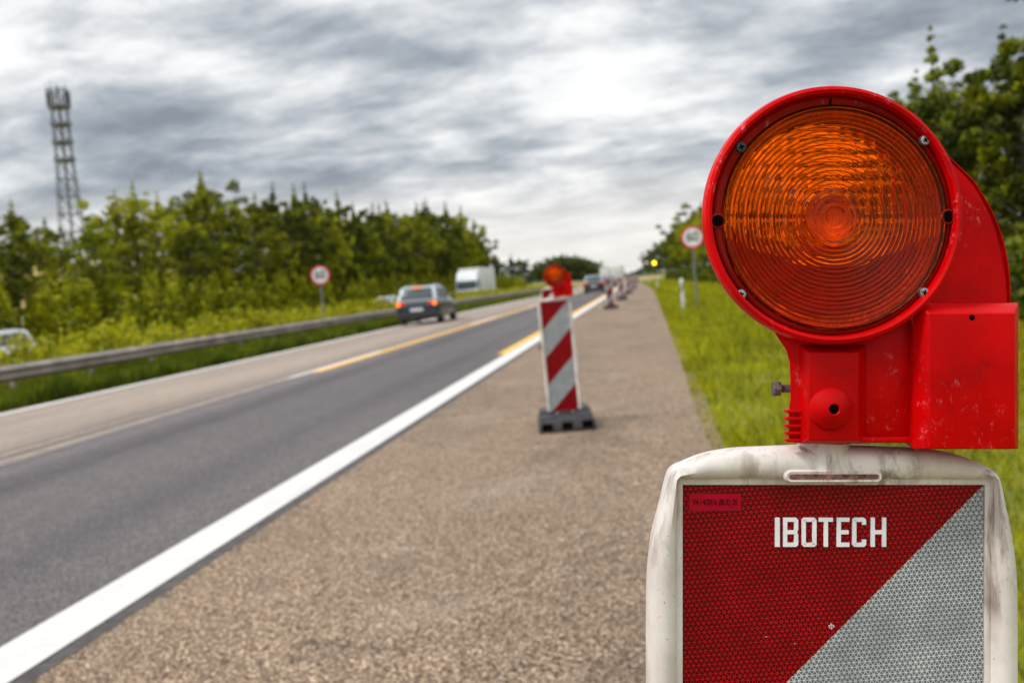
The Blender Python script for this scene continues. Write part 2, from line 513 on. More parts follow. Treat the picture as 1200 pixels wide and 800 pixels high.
def blade_mesh(name, P, h, wdt, rng, mat, lean=0.45):
    """grass blades: a tapering two-segment leaf each"""
    n = len(P)
    ang = rng.uniform(0, 2 * PI, n); la = rng.uniform(0, 2 * PI, n)
    d = np.stack([np.cos(ang), np.sin(ang), np.zeros(n)], 1) * wdt[:, None] * 0.5
    l = np.stack([np.cos(la), np.sin(la), np.zeros(n)], 1) * (h * rng.uniform(0.1, lean, n) * 1.5)[:, None]
    up = np.zeros((n, 3)); up[:, 2] = h
    V = np.stack([P - d, P + d, P + up * 0.55 + l * 0.35 + d * 0.8, P + up + l, P + up * 0.55 + l * 0.35 - d * 0.8], 1).reshape(-1, 3)
    me = bpy.data.meshes.new(name)
    me.vertices.add(5 * n); me.vertices.foreach_set('co', V.astype(np.float32).ravel())
    me.loops.add(5 * n); me.loops.foreach_set('vertex_index', np.arange(5 * n, dtype=np.int32))
    me.polygons.add(n); me.polygons.foreach_set('loop_start', np.arange(0, 5 * n, 5, dtype=np.int32))
    me.polygons.foreach_set('loop_total', np.full(n, 5, dtype=np.int32))
    me.update(calc_edges=True); me.materials.append(mat)
    return me


def place_np(u, y, extra=0.0):
    return np.array([tuple(W(a, b, extra)) for a, b in zip(u, y)])


def grass(name, ranges, mat, seed):
    rng = np.random.default_rng(seed)
    Ps, Hs, Ws = [], [], []
    for (u0, u1, y0, y1, cnt, h, wd) in ranges:
        u = rng.uniform(u0, u1, cnt); yy = y0 + (y1 - y0) * rng.uniform(0, 1, cnt)
        cl_ = np.sin(u * 2.1 + yy * 0.7) * np.sin(yy * 1.3 - u) * 0.35 + np.sin(u * 5.3 - yy * 2.9) * 0.15 + 1.0
        Ps.append(place_np(u, yy, -0.01)); Hs.append(h * cl_ * rng.uniform(0.45, 1.2, cnt)); Ws.append(np.full(cnt, wd))
    o = bpy.data.objects.new(name, blade_mesh(name, np.concatenate(Ps), np.concatenate(Hs), np.concatenate(Ws), rng, mat))
    link(o); o['kind'] = 'stuff'; return o


grass('verge_grass', [(0.47, 5.5, 0.6, 9, 52000, 0.085, 0.009), (0.50, 8.5, 9, 24, 42000, 0.11, 0.018), (0.50, 11, 24, 60, 34000, 0.14, 0.04),
                      (0.50, 14, 60, 200, 22000, 0.2, 0.12), (0.36, 0.62, 0.5, 12, 5000, 0.05, 0.007), (0.38, 0.62, 12, 60, 5000, 0.08, 0.02), (0.6, 5.5, 0.6, 12, 2600, 0.24, 0.008), (0.6, 8, 12, 40, 3000, 0.32, 0.02)], M['grass'], 11)
tag(bpy.data.objects['verge_grass'], 'bright mown grass beside the hard shoulder', 'grass')
grass('median_grass', [(-12.6, -10.75, 12, 45, 52000, 0.34, 0.03), (-12.6, -10.75, 45, 160, 22000, 0.36, 0.09), (-14.6, -12.6, 10, 120, 12000, 0.35, 0.06)], M['grass_median'], 12)
tag(bpy.data.objects['median_grass'], 'rough green grass growing under the guardrail', 'grass')


def undergrowth(name, u0, u1, y0, y1, nclump, per, hgt, leaf, mat, seed):
    rng = np.random.default_rng(seed)
    pts = []
    for _ in range(nclump):
        u = rng.uniform(u0, u1); y = y0 + (y1 - y0) * rng.uniform() ** 1.5
        h = hgt * rng.uniform(0.55, 1.15); r = rng.uniform(0.35, 0.8)
        c = np.array(W(u, y))
        p = rng.normal(size=(per, 3)); p /= np.linalg.norm(p, axis=1)[:, None]
        p *= rng.uniform(0.5, 1.0, per)[:, None] ** 0.6
        p[:, 0] *= r; p[:, 1] *= r; p[:, 2] = np.abs(p[:, 2]) * h
        pts.append(p + c)
    P = np.concatenate(pts)
    o = bpy.data.objects.new(name, cloud_mesh(name, P, leaf, rng, mat, 1.2)); link(o); o['kind'] = 'stuff'
    return o


tag(undergrowth('median_undergrowth', -14.7, -12.7, 10, 150, 640, 190, 1.42, 0.075, M['leaf_bright'], 21), 'leafy yellow green undergrowth filling the median', 'undergrowth')
tag(undergrowth('bank_undergrowth', -34, -26.8, 25, 240, 620, 230, 3.6, 0.17, M['leaf'], 22), 'low green growth under the left row of trees', 'undergrowth')
tag(undergrowth('right_bank_undergrowth', 6.2, 11, 12, 220, 420, 300, 2.1, 0.11, M['leaf_dark'], 23), 'dense green growth along the right tree line', 'undergrowth')


# ------------------------------------------------------------------ trees
def tree_parts(seed, h, width, leaves, leaf, cbase=0.22, sparse=0.0, conifer=False):
    """tapered trunk with limbs (one mesh) and a crown of leaves gathered round the limb ends (another)"""
    rnd = random.Random(seed); rng = np.random.default_rng(seed)
    tb = MB()
    lean = Vector((rnd.uniform(-0.04, 0.04) * h, rnd.uniform(-0.04, 0.04) * h, 0))
    def axis(t): return Vector((lean.x * t * t + 0.012 * h * math.sin(5 * t + seed), lean.y * t * t, h * 0.93 * t))
    r0 = 0.013 * h + 0.02
    tb.tube([axis(t / 7) for t in range(8)], [r0 * (1 - 0.88 * t / 7) for t in range(8)], 7)
    centres, radii = [], []
    nl = 38 if not conifer else 34
    for k in range(nl):
        t = cbase + (1 - cbase) * (k + rnd.random() * 0.6) / nl * 0.97
        a = k * 2.4 + rnd.uniform(-0.4, 0.4)
        tt = (t - cbase) / (1 - cbase)
        prof = (math.sin(PI * min(1, 0.22 + tt * 0.76)) ** 0.95) if not conifer else (1.0 - tt) * 0.95 + 0.05
        ln = width * 0.5 * prof * rnd.uniform(0.45, 1.25)
        rise = ln * (rnd.uniform(0.30, 0.95) if not conifer else -0.1)
        p0 = axis(t * 0.97)
        p3 = p0 + Vector((math.cos(a) * ln, math.sin(a) * ln, rise))
        p1 = p0.lerp(p3, 0.4) + Vector((0, 0, -0.05 * ln)); 
        rr = r0 * (1 - 0.85 * t) * 0.5
        tb.tube([p0, p1, p3], [rr, rr * 0.6, rr * 0.15], 4)
        for q in range(3):
            f = (0.55, 0.8, 1.02)[q]
            sp_ = 1 - 0.65 * tt; c = p0.lerp(p3, f) + sp_ * Vector((rnd.gauss(0, 0.09) * width, rnd.gauss(0, 0.09) * width, rnd.gauss(0, 0.035) * h))
            if sparse and rnd.random() < sparse: continue
            centres.append(c); radii.append(rnd.uniform(0.035, 0.105) * width * (1 - 0.35 * tt) * (0.6 if sparse else 1))
    centres.append(axis(1.0)); radii.append(0.06 * width)
    for t_, r_ in ((0.93, 0.07), (1.04, 0.045), (1.09, 0.032), (1.13, 0.02)): centres.append(axis(t_)); radii.append(r_ * width)
    wgt = np.array(radii) ** 2; wgt /= wgt.sum()
    cnt = rng.multinomial(leaves, wgt)
    P = []
    for c, r, m_ in zip(centres, radii, cnt):
        p = rng.normal(size=(m_, 3)); p /= np.linalg.norm(p, axis=1)[:, None] + 1e-9
        p *= (rng.uniform(0.15, 1.15, m_) ** 0.5 * r)[:, None]
        p[:, 2] *= 0.75
        P.append(p + np.array(c))
    return tb, np.concatenate(P), leaf, rng


def make_tree(name, seed, h, width, leaves, leaf, mat, **kw):
    root = empty(name)
    tb, P, lf, rng = tree_parts(seed, h, width, leaves, leaf, **kw)
    tb.build('trunk', M['bark'], root, smooth=True, angle=60)
    o = bpy.data.objects.new('crown', cloud_mesh('crown', P, lf, rng, mat)); link(o, root)
    return root


protos = {}
for k in range(6):
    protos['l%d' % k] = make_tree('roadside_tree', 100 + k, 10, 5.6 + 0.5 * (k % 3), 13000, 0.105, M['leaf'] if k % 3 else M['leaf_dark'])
for k in range(3):
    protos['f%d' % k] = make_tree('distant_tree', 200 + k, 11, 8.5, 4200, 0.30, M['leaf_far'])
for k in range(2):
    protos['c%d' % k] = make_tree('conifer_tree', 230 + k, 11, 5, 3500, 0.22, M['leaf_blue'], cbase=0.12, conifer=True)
for k in range(2):
    protos['b%d' % k] = make_tree('bush', 260 + k, 1.5, 1.6, 2600, 0.045, M['leaf_bright'], cbase=0.05)
used = set()


def put_tree(key, u, y, h, rz, label, cat, group=None, base_h=None, wide=1.0, dz=-0.1):
    src = protos[key]
    o = src if key not in used else copy_tree(src)
    used.add(key)
    bh = {'l': 10, 'f': 11, 'c': 11, 'b': 1.5}[key[0]]
    s = h / bh
    p = W(u, y, dz)
    o.location = p; o.rotation_euler = (0, 0, rz); o.scale = (s * wide, s * wide, s)
    tag(o, label, cat)
    if group: o['group'] = group
    return o


GL = 'trees in the row beyond the opposite carriageway'
rnd = random.Random(77)
# the skyline of the left row: height of the tree tops along the road
SKY = [(34, 7.2), (45, 6.6), (48.5, 7.0), (50.5, 4.6), (53.0, 4.6), (54.5, 7.4), (56, 8.6), (58.5, 7.4), (61, 9.6), (65, 8.2), (69, 9.8), (74, 9.4), (79, 8.8), (84, 9.2), (91, 11.0), (101, 10.0), (117, 10.6), (130, 10.4),
       (150, 12.2), (165, 12.6), (180, 13.0), (200, 12.0)]


def sky_h(u, y):
    yy = y * 31.5 / -u
    return 1.05 * float(np.interp(yy, [a for a, _ in SKY], [b for _, b in SKY])) * (y / yy)


y = 35.0; i = 0
while y < 200:
    u = -31.5 + rnd.uniform(-1.0, 1.2)
    put_tree('l%d' % (i % 6), u, y, sky_h(u, y) * rnd.choice((0.82, 0.90, 0.98, 1.04, 1.14)), rnd.uniform(0, 6.28), 'green roadside tree in the long leafy row left of the motorway', 'tree', GL, wide=rnd.uniform(0.75, 1.0))
    y += rnd.uniform(2.3, 3.6) if y < 110 else rnd.uniform(4.0, 6); i += 1
y = 40.0
while y < 225:
    u = -37 + rnd.uniform(-1.5, 1.5)
    put_tree('l%d' % ((i + 3) % 6), u, y, sky_h(u, y) * rnd.uniform(0.74, 0.93), rnd.uniform(0, 6.28), 'green roadside tree in the long leafy row left of the motorway', 'tree', GL, wide=1.0)
    y += rnd.uniform(3.5, 6); i += 1

# behind the truck: dark conifers, then the round wood beside the road
for i, (u, y, h) in enumerate([(-52, 300, 13), (-47, 306, 9.5), (-56, 312, 12), (-43, 318, 10.5), (-62, 296, 11), (-40, 326, 8)]):
    put_tree('c%d' % (i % 2), u + 3.0, y, h, i * 1.1, 'dark bluish conifer among those behind the white truck', 'tree', 'dark conifers behind the truck', wide=1.25)
for i in range(13):
    t = i / 12
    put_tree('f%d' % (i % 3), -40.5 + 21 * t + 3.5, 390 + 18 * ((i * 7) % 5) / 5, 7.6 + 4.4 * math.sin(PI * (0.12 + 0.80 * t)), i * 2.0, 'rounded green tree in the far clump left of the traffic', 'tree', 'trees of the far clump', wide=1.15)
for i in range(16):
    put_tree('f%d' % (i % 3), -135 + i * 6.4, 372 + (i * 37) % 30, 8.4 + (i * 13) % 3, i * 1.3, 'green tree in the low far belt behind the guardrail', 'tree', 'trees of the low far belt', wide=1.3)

# right side
GR = 'trees in the row right of the motorway'
y = 33.0; i = 0
while y < 290:
    h = (7.8 if y < 90 else 10.0 if y < 180 else 12.5) * rnd.uniform(0.86, 1.12)
    put_tree('l%d' % (i % 6), 12.2 + rnd.uniform(-0.8, 1.0), y, h, rnd.uniform(0, 6.28), 'green roadside tree in the row right of the motorway', 'tree', GR, wide=1.1)
    y += rnd.uniform(3.4, 5.2) if y < 120 else rnd.uniform(6, 9); i += 1
for k, (u, y, h) in enumerate([(11, 310, 12), (10, 330, 12), (8.5, 352, 11.5), (7.5, 375, 11), (6.5, 400, 11), (5.5, 430, 10.5), (14, 345, 12), (13, 380, 12)]):
    put_tree('f%d' % (k % 3), u, y, h, k * 1.9, 'distant green tree where the right hand row meets the road', 'tree', 'distant trees ending the right row', wide=0.8)
for k, (u, y, h) in enumerate([(17, 25, 9.5), (18, 32, 9), (20, 40, 9), (24, 29, 10)]):
    put_tree('l%d' % (k % 6), u, y, h, k * 1.7, 'green roadside tree in the row right of the motorway', 'tree', GR, wide=1.2)

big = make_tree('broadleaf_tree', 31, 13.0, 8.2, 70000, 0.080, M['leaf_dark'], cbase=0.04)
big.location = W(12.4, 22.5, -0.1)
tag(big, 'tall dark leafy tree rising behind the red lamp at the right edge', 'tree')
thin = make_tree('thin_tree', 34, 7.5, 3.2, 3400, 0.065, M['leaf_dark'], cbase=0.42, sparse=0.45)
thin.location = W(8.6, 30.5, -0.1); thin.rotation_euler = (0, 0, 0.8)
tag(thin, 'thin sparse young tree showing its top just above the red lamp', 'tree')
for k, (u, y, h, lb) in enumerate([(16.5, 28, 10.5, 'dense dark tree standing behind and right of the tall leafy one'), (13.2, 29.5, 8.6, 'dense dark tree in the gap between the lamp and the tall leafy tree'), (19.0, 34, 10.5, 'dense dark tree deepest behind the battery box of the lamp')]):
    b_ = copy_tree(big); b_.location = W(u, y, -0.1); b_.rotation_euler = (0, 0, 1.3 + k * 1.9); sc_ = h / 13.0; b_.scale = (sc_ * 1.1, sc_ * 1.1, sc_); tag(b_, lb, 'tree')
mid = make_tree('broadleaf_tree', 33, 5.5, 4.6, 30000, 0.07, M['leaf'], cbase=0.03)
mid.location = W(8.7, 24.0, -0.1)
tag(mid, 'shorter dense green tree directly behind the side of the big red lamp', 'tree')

for k, (u, y, h, lb) in enumerate([(-13.0, 30.8, 1.55, 'round yellow green bush behind the guardrail left of the round sign'),
                                   (-13.2, 22.5, 1.5, 'spiky yellow green bush behind the guardrail near the white car'),
                                   (-13.1, 41.5, 1.45, 'low bright bush behind the guardrail just right of the round sign'),
                                   (-13.2, 60.5, 1.7, 'yellow green bush in front of the white truck')]):
    put_tree('b%d' % (k % 2), u, y, h, k * 2.2, lb, 'bush', wide=1.3, dz=0.0)

# far wood closing the horizon
rng = np.random.default_rng(9)
nw = 15000
x = rng.uniform(-320, 330, nw); yy = rng.uniform(560, 640, nw)
hh = (5.5 + 2.5 * np.sin(x * 0.045) + 1.5 * np.sin(x * 0.17 + 1)) * rng.uniform(0, 1, nw) ** 0.6
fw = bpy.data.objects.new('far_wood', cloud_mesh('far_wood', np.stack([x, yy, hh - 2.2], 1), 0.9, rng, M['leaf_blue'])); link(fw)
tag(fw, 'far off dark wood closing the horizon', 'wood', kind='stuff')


# ------------------------------------------------------------------ guardrail
def guardrail():
    root = empty('guardrail', W(-11.75, 10), 0, 'long weathered grey steel guardrail along the median', 'guardrail')
    base = root.location.copy()
    prof = [(0, -0.155), (0.018, -0.13), (0.075, -0.095), (0.08, -0.06), (0.022, -0.02), (0.022, 0.02), (0.08, 0.06), (0.075, 0.095), (0.018, 0.13), (0, 0.155)]
    full = prof + [(a - 0.006, b * 0.97) for a, b in prof[::-1]]
    rr = []
    for y in [8, 12, 16, 20, 25, 30, 35, 40, 46, 52, 58, 64, 70, 78, 86, 95, 105, 120, 140, 160, 190, 220, 260]:
        c = W(-11.78, y)
        rr.append([Vector((c.x + a, y, c.z + 0.60 + b)) - base for a, b in full])
    MB().rings(rr).build('beam', M['galv'], root, smooth=True, angle=50)
    for k in range(30):
        y = 10 + k * 4.0; c = W(-11.78, y) - base
        MB().prism([(c.x + 0.0785, c.z + 0.60 - 0.10), (c.x + 0.0785, c.z + 0.60 - 0.055), (c.x + 0.090, c.z + 0.60 - 0.055), (c.x + 0.090, c.z + 0.60 - 0.10)], c.y - 0.16, c.y + 0.16).prism([(c.x + 0.0785, c.z + 0.60 + 0.055), (c.x + 0.0785, c.z + 0.60 + 0.10), (c.x + 0.090, c.z + 0.60 + 0.10), (c.x + 0.090, c.z + 0.60 + 0.055)], c.y - 0.16, c.y + 0.16).build('lap_joint', M['steel'], root)
    for k in range(60):
        y = 9 + k * 2.6
        c = W(-11.86, y) - base
        MB().box(c.x - 0.05, c.x + 0.05, c.y - 0.03, c.y + 0.03, c.z - 0.1, c.z + 0.70).box(c.x + 0.05, c.x + 0.075, c.y - 0.05, c.y + 0.05, c.z + 0.5, c.z + 0.68).build('post', M['galv'], root)
    return root


guardrail()


# ------------------------------------------------------------------ lattice tower
def tower():
    H = 57.2
    yT = 230.0
    root = empty('lattice_tower', (-141.8, yT, 0.5), R(22), 'tall dark lattice radio mast with ringed antenna platforms above the trees', 'mast')
    def hw(z): return 1.75 + 2.0 * max(0.0, 1 - z / (H * 0.72))
    fr = MB()
    lv = [H * k / 13 for k in range(14)]
    for sx, sy in ((-1, -1), (1, -1), (1, 1), (-1, 1)):
        fr.tube([(sx * hw(z), sy * hw(z), z) for z in lv], 0.11, 5)
    for k in range(13):
        z0, z1 = lv[k], lv[k + 1]; zm = (z0 + z1) / 2
        a, b = hw(z0), hw(z1)
        for s in (-1, 1):
            for A, B in (((-a, s * a, z0), (b, s * b, z1)), ((a, s * a, z0), (-b, s * b, z1)), ((s * a, -a, z0), (s * b, b, z1)), ((s * a, a, z0), (s * b, -b, z1))):
                fr.tube([A, B], 0.075, 4)
            fr.tube([(-b, s * b, z1), (b, s * b, z1)], 0.13, 4); fr.tube([(s * b, -b, z1), (s * b, b, z1)], 0.13, 4)
    fr.build('lattice_frame', M['tower'], root)
    MB().tube([(0, 0, 0), (0, 0, H)], 0.30, 6).build('cable_ladder', M['tower'], root)
    for k, z in enumerate((H - 4.3, H - 8.7, H - 13.1, H - 17.5)):
        p = MB(); r = 2.75 if k == 0 else 2.45
        p.lathe([(r, z - 0.3), (r, z + 0.3)], 14, axis='z')
        for q in range(14):
            a = 2 * PI * q / 14
            p.tube([(r * math.cos(a), r * math.sin(a), z), (r * math.cos(a), r * math.sin(a), z + 1.1)], 0.05, 4)
        p.build('platform', M['tower'], root)
    for k in range(9):
        a = 2 * PI * k / 9; r = 2.7
        MB().box(-0.2, 0.2, -0.12, 0.12, 0, 3.9 if k % 2 else 3.2, M=Matrix.Translation((r * math.cos(a), r * math.sin(a), H - 3.8)) @ Matrix.Rotation(a + PI / 2, 4, 'Z')).build('antenna_panel', M['tower'], root)
    for k in range(8):
        a = 2 * PI * k / 8 + 0.3
        MB().tube([(2.4 * math.cos(a), 2.4 * math.sin(a), H - 1.5), (2.4 * math.cos(a), 2.4 * math.sin(a), H + 0.8 + (k % 3) * 0.6)], 0.08, 4).build('whip_antenna', M['tower'], root)
    return root


tower()

# ------------------------------------------------------------------ signs, posts, lamp on the verge
M['sign_red'] = plain('sign_red', (0.62, 0.03, 0.035), 0.4, var=0.06)
M['sign_white'] = plain('sign_white', (0.80, 0.80, 0.80), 0.4, var=0.04)
M['sign_black'] = plain('sign_black', (0.02, 0.02, 0.022), 0.5, var=0.05)
M['post_white'] = plain('post_white', (0.82, 0.82, 0.80), 0.5, var=0.05)


def text_mesh(name, body, size, mat, parent, M4, extrude=0.001, sx=1.0, offset=0.0, align='CENTER'):
    cu = bpy.data.curves.new(name, 'FONT'); cu.body = body; cu.size = size; cu.extrude = extrude; cu.offset = offset
    cu.align_x = align; cu.align_y = 'CENTER'
    tmp = bpy.data.objects.new(name + '_tmp', cu); COL.objects.link(tmp)
    bpy.context.view_layer.update()
    me = bpy.data.meshes.new_from_object(tmp.evaluated_get(bpy.context.evaluated_depsgraph_get()))
    bpy.data.objects.remove(tmp)
    me.name = name
    me.transform(M4 @ Matrix.Diagonal((sx, 1, 1, 1)))
    me.materials.clear(); me.materials.append(mat)
    return link(bpy.data.objects.new(name, me), parent)


def round_sign(u, y, zc, rz, label):
    root = empty('speed_limit_sign', W(u, y), rz, label, 'road sign')
    r = 0.39
    MB().tube([(0, 0, -0.1), (0, 0, zc + r + 0.02)], 0.036, 10).build('post', M['steel'], root, smooth=True)
    MB().lathe([(r, -0.040), (r, -0.050)], 48, (0, 0, zc)).build('sign_face', M['sign_white'], root, smooth=True)
    MB().lathe([(r, -0.0501), (r, -0.054), (r * 0.80, -0.054), (r * 0.80, -0.0501)], 48, (0, 0, zc), cap0=False, cap1=False).build('red_ring', M['sign_red'], root)
    text_mesh('digits', '60', 0.46, M['sign_black'], root, Matrix.Translation((0, -0.053, zc)) @ Matrix.Rotation(PI / 2, 4, 'X'), 0.002, 0.95, 0.006)
    MB().box(-0.20, 0.20, -0.039, -0.034, zc + 0.12, zc + 0.15).box(-0.20, 0.20, -0.039, -0.034, zc - 0.15, zc - 0.12).build('bracket', M['steel'], root)
    return root


round_sign(1.58, 34.0, 2.42, R(-3), 'round 60 limit sign on the verge just left of the big red lamp')
round_sign(-12.8, 37.5, 2.55, R(12), 'round 60 limit sign standing behind the guardrail on the left')


def delineator(u, y, label):
    root = empty('delineator_post', W(u, y), 0, label, 'marker post', 'white marker posts along the verge')
    def sec(z, s=1.0): return [(-0.06 * s, -0.05 * s, z), (0.06 * s, -0.05 * s, z), (0.045 * s, 0.05 * s, z), (0, 0.075 * s, z), (-0.045 * s, 0.05 * s, z)]
    MB().rings([sec(-0.05), sec(0.72), sec(0.98), [(a, b, 1.05 if b < 0 else 0.98) for a, b, _ in sec(0, 0.9)]]).build('post_body', M['post_white'], root, bevel=0.006)
    MB().rings([[(a * 1.04, b * 1.06, 0.62 + a * 1.2) for a, b, _ in sec(0)], [(a * 1.04, b * 1.06, 0.86 + a * 1.2) for a, b, _ in sec(0)]]).build('black_band', M['sign_black'], root)
    MB().box(-0.022, 0.022, -0.058, -0.054, 0.65, 0.83).build('reflector', M['sign_white'], root)
    return root


delineator(1.10, 33.6, 'white marker post with a black band nearest the camera')
delineator(1.05, 84.5, 'white marker post with a black band, second along the verge')
delineator(1.05, 134.5, 'small white marker post, third along the verge')
for k, yy in enumerate((184.5, 234.5)):
    delineator(1.05, yy, ['tiny white marker post, fourth along the verge', 'tiny white marker post, farthest along the verge'][k])

M['amber_lit'] = plain('lit_amber', (0.9, 0.5, 0.02), 0.4, emit=(1.0, 0.55, 0.0), estr=4)
root = empty('flashing_lamp', W(1.25, 100), 0, 'lit yellow round warning lamp on a pole far down the verge', 'warning lamp')
MB().tube([(0, 0, -0.1), (0, 0, 2.75)], 0.03, 8).build('pole', M['steel'], root)
MB().lathe([(0.18, 0.03), (0.20, -0.05), (0.17, -0.07)], 24, (0, 0, 2.32)).build('lamp_housing', M['sign_black'], root)
MB().lathe([(0.17, -0.071), (0.14, -0.1), (0.06, -0.12)], 24, (0, 0, 2.32)).build('lamp_lens', M['amber_lit'], root)
MB().box(-0.12, 0.12, -0.02, 0.06, 2.62, 2.74).build('solar_panel', M['steel'], root)

# ------------------------------------------------------------------ delineator barrier blades
PXM = 1408.0                       # the plate is 352 px wide in the photograph and 0.25 m in the hand
D0 = FPX / PXM


def F(px, py, p=0.0):
    """local (x, z) of a point seen at px, py when it lies p metres in front of the plate; z = 0 at the plate's top edge"""
    return ((px - 600) * (D0 - p) / FPX - (976 - 600) * D0 / FPX, -(py - 400) * (D0 - p) / FPX + (568 - 400) * D0 / FPX)


def plastic_red(name, col=(0.64, 0.0, 0.001), rough=0.34, scratch=1.0):
    m, nt, b = new_mat(name)
    co = nt.n('ShaderNodeTexCoord').outputs['Object']
    base = nt.ramp(nt.noise(co, 14, 5, 0.6), [(0.3, tuple(c * 0.62 for c in col)), (0.65, col)])
    grime = nt.ramp(nt.noise(nt.mapping(co, scale=(1, 1, 0.5)), 55, 8, 0.75, 0.4), [(0.30, 1.0), (0.42, 0.0)])
    base = nt.mix(nt.math('MULTIPLY', grime, 0.6), base, (0.16, 0.004, 0.006))
    sc_n = nt.noise(nt.mapping(co, scale=(1.3, 1, 0.7)), 95, 9, 0.8)
    mask = nt.ramp(nt.noise(co, 11, 3, 0.5), [(0.46, 0.0), (0.60, 1.0)])
    sc_f = nt.math('MULTIPLY', nt.ramp(sc_n, [(0.57, 0.0), (0.64, 1.0)]), mask)
    base = nt.mix(nt.math('MULTIPLY', sc_f, 0.42 * scratch), base, (0.80, 0.32, 0.36))
    lk(nt, base, b.inputs['Base Color']); b.inputs['Specular IOR Level'].default_value = 0.09
    rr = nt.ramp(nt.noise(co, 40, 5, 0.7), [(0.3, rough - 0.08), (0.7, rough + 0.18)])
    lk(nt, rr, b.inputs['Roughness'])
    bp = nt.n('ShaderNodeBump'); bp.inputs['Strength'].default_value = 0.12; bp.inputs['Distance'].default_value = 0.0006
    lk(nt, nt.noise(co, 260, 4, 0.7), bp.inputs['Height']); lk(nt, bp.outputs[0], b.inputs['Normal'])
    return m


def dirty_white():
    m, nt, b = new_mat('dirty_white_plastic')
    co = nt.n('ShaderNodeTexCoord').outputs['Object']
    base = nt.ramp(nt.noise(co, 9, 6, 0.65), [(0.3, (0.58, 0.52, 0.47)), (0.55, (0.76, 0.71, 0.66)), (0.75, (0.82, 0.78, 0.74))])
    st = nt.noise(nt.mapping(co, scale=(1.0, 1.0, 0.16)), 75, 7, 0.7, 0.3)
    big = nt.noise(nt.mapping(co, scale=(1, 1, 0.5)), 12, 4, 0.6)
    f = nt.math('MULTIPLY', nt.ramp(st, [(0.47, 0.0), (0.60, 1.0)]), nt.ramp(big, [(0.44, 0.0), (0.58, 1.0)]))
    base = nt.mix(nt.math('MULTIPLY', f, 0.75), base, (0.20, 0.13, 0.10))
    sp = nt.ramp(nt.noise(co, 330, 4, 0.6), [(0.66, 0.0), (0.71, 1.0)])
    base = nt.mix(nt.math('MULTIPLY', sp, 0.6), base, (0.13, 0.09, 0.07))
    lk(nt, base, b.inputs['Base Color']); b.inputs['Roughness'].default_value = 0.5
    bp = nt.n('ShaderNodeBump'); bp.inputs['Strength'].default_value = 0.15; bp.inputs['Distance'].default_value = 0.001
    lk(nt, nt.noise(co, 90, 6, 0.7), bp.inputs['Height']); lk(nt, bp.outputs[0], b.inputs['Normal'])
    return m


def prismatic(name, dark, mid, line):
    """retroreflective sheeting: a lattice of small triangles with pale seams"""
    m, nt, b = new_mat(name)
    co = nt.n('ShaderNodeTexCoord').outputs['Object']
    s = nt.n('ShaderNodeSeparateXYZ'); lk(nt, co, s.inputs[0])
    X, Z = s.outputs[0], s.outputs[2]
    pitch = 0.00385
    ds = []
    wob = nt.math('MULTIPLY', nt.math('SUBTRACT', nt.noise(co, 20, 2), 0.5), 0.0008)
    for a in (90, 30, -30):
        ca, sa = math.cos(R(a)) / pitch, math.sin(R(a)) / pitch
        t = nt.math('ADD', nt.math('MULTIPLY', nt.math('ADD', X, wob), ca), nt.math('MULTIPLY', Z, sa))
        fr = nt.math('FRACT', t)
        ds.append(nt.math('ABSOLUTE', nt.math('SUBTRACT', fr, 0.5)))       # 0.5 on a seam
    mxx = nt.math('MAXIMUM', nt.math('MAXIMUM', ds[0], ds[1]), ds[2])
    seam = nt.ramp(mxx, [(0.415, 0.0), (0.475, 1.0)])
    cell = nt.math('ADD', nt.math('ADD', ds[0], ds[1]), ds[2])
    body = nt.mix(nt.ramp(cell, [(0.45, 0.0), (0.85, 1.0)]), dark, mid)
    big = nt.noise(co, 16, 5, 0.6)
    k = nt.ramp(big, [(0.3, 0.45), (0.7, 1.0)])
    col = nt.mix(nt.math('MULTIPLY', seam, k), body, line)
    col = nt.mix(1.0, col, nt.ramp(nt.noise(co, 60, 7, 0.7), [(0.3, 0.8), (0.7, 1.1)]), 'MULTIPLY')
    chip = nt.math('MULTIPLY', nt.ramp(nt.noise(co, 210, 5, 0.6), [(0.70, 0.0), (0.74, 1.0)]), nt.ramp(nt.noise(co, 9, 2), [(0.52, 0.0), (0.60, 1.0)]))
    col = nt.mix(nt.math('MULTIPLY', chip, 0.6), col, (0.75, 0.6, 0.6))
    lk(nt, col, b.inputs['Base Color'])
    b.inputs['Roughness'].default_value = 0.35
    b.inputs['Specular IOR Level'].default_value = 0.15
    return m


M['lamp_red'] = plastic_red('red_housing_plastic')
M['lamp_red_dark'] = plastic_red('red_flange_plastic', (0.26, 0.006, 0.004), 0.22, 0.5)
M['frame_white'] = dirty_white()
M['sheet_red'] = prismatic('red_sheeting', (0.045, 0.0, 0.001), (0.15, 0.0, 0.003), (0.68, 0.006, 0.014))
M['sheet_white'] = prismatic('white_sheeting', (0.11, 0.122, 0.13), (0.22, 0.24, 0.25), (0.86, 0.88, 0.88))
M['letter_white'] = plain('letter_white', (0.86, 0.86, 0.90), 0.5, var=0.05, scale=60)
M['sticker'] = plain('sticker_red', (0.46, 0.002, 0.020), 0.45, var=0.10, scale=60, spec=0.12)
M['ink'] = plain('dark_ink', (0.03, 0.002, 0.008), 0.6, var=0.1, spec=0.1)
M['rubber'] = plain('black_recycled_rubber', (0.036, 0.034, 0.036), 0.7, var=0.25, scale=14, bump=0.6, bscale=90)
M['screw'] = plain('screw_steel', (0.42, 0.42, 0.42), 0.32, metal=0.9, var=0.2, scale=200)
M['rust'] = plain('rusty_bolt', (0.17, 0.13, 0.12), 0.5, metal=0.6, var=0.35, scale=160, bump=0.5, bscale=500)
M['hole'] = plain('dark_hole', (0.006, 0.004, 0.004), 0.9, spec=0.0)
M['rub'] = plain('red_rub', (0.24, 0.10, 0.08), 0.65, var=0.45, scale=160)

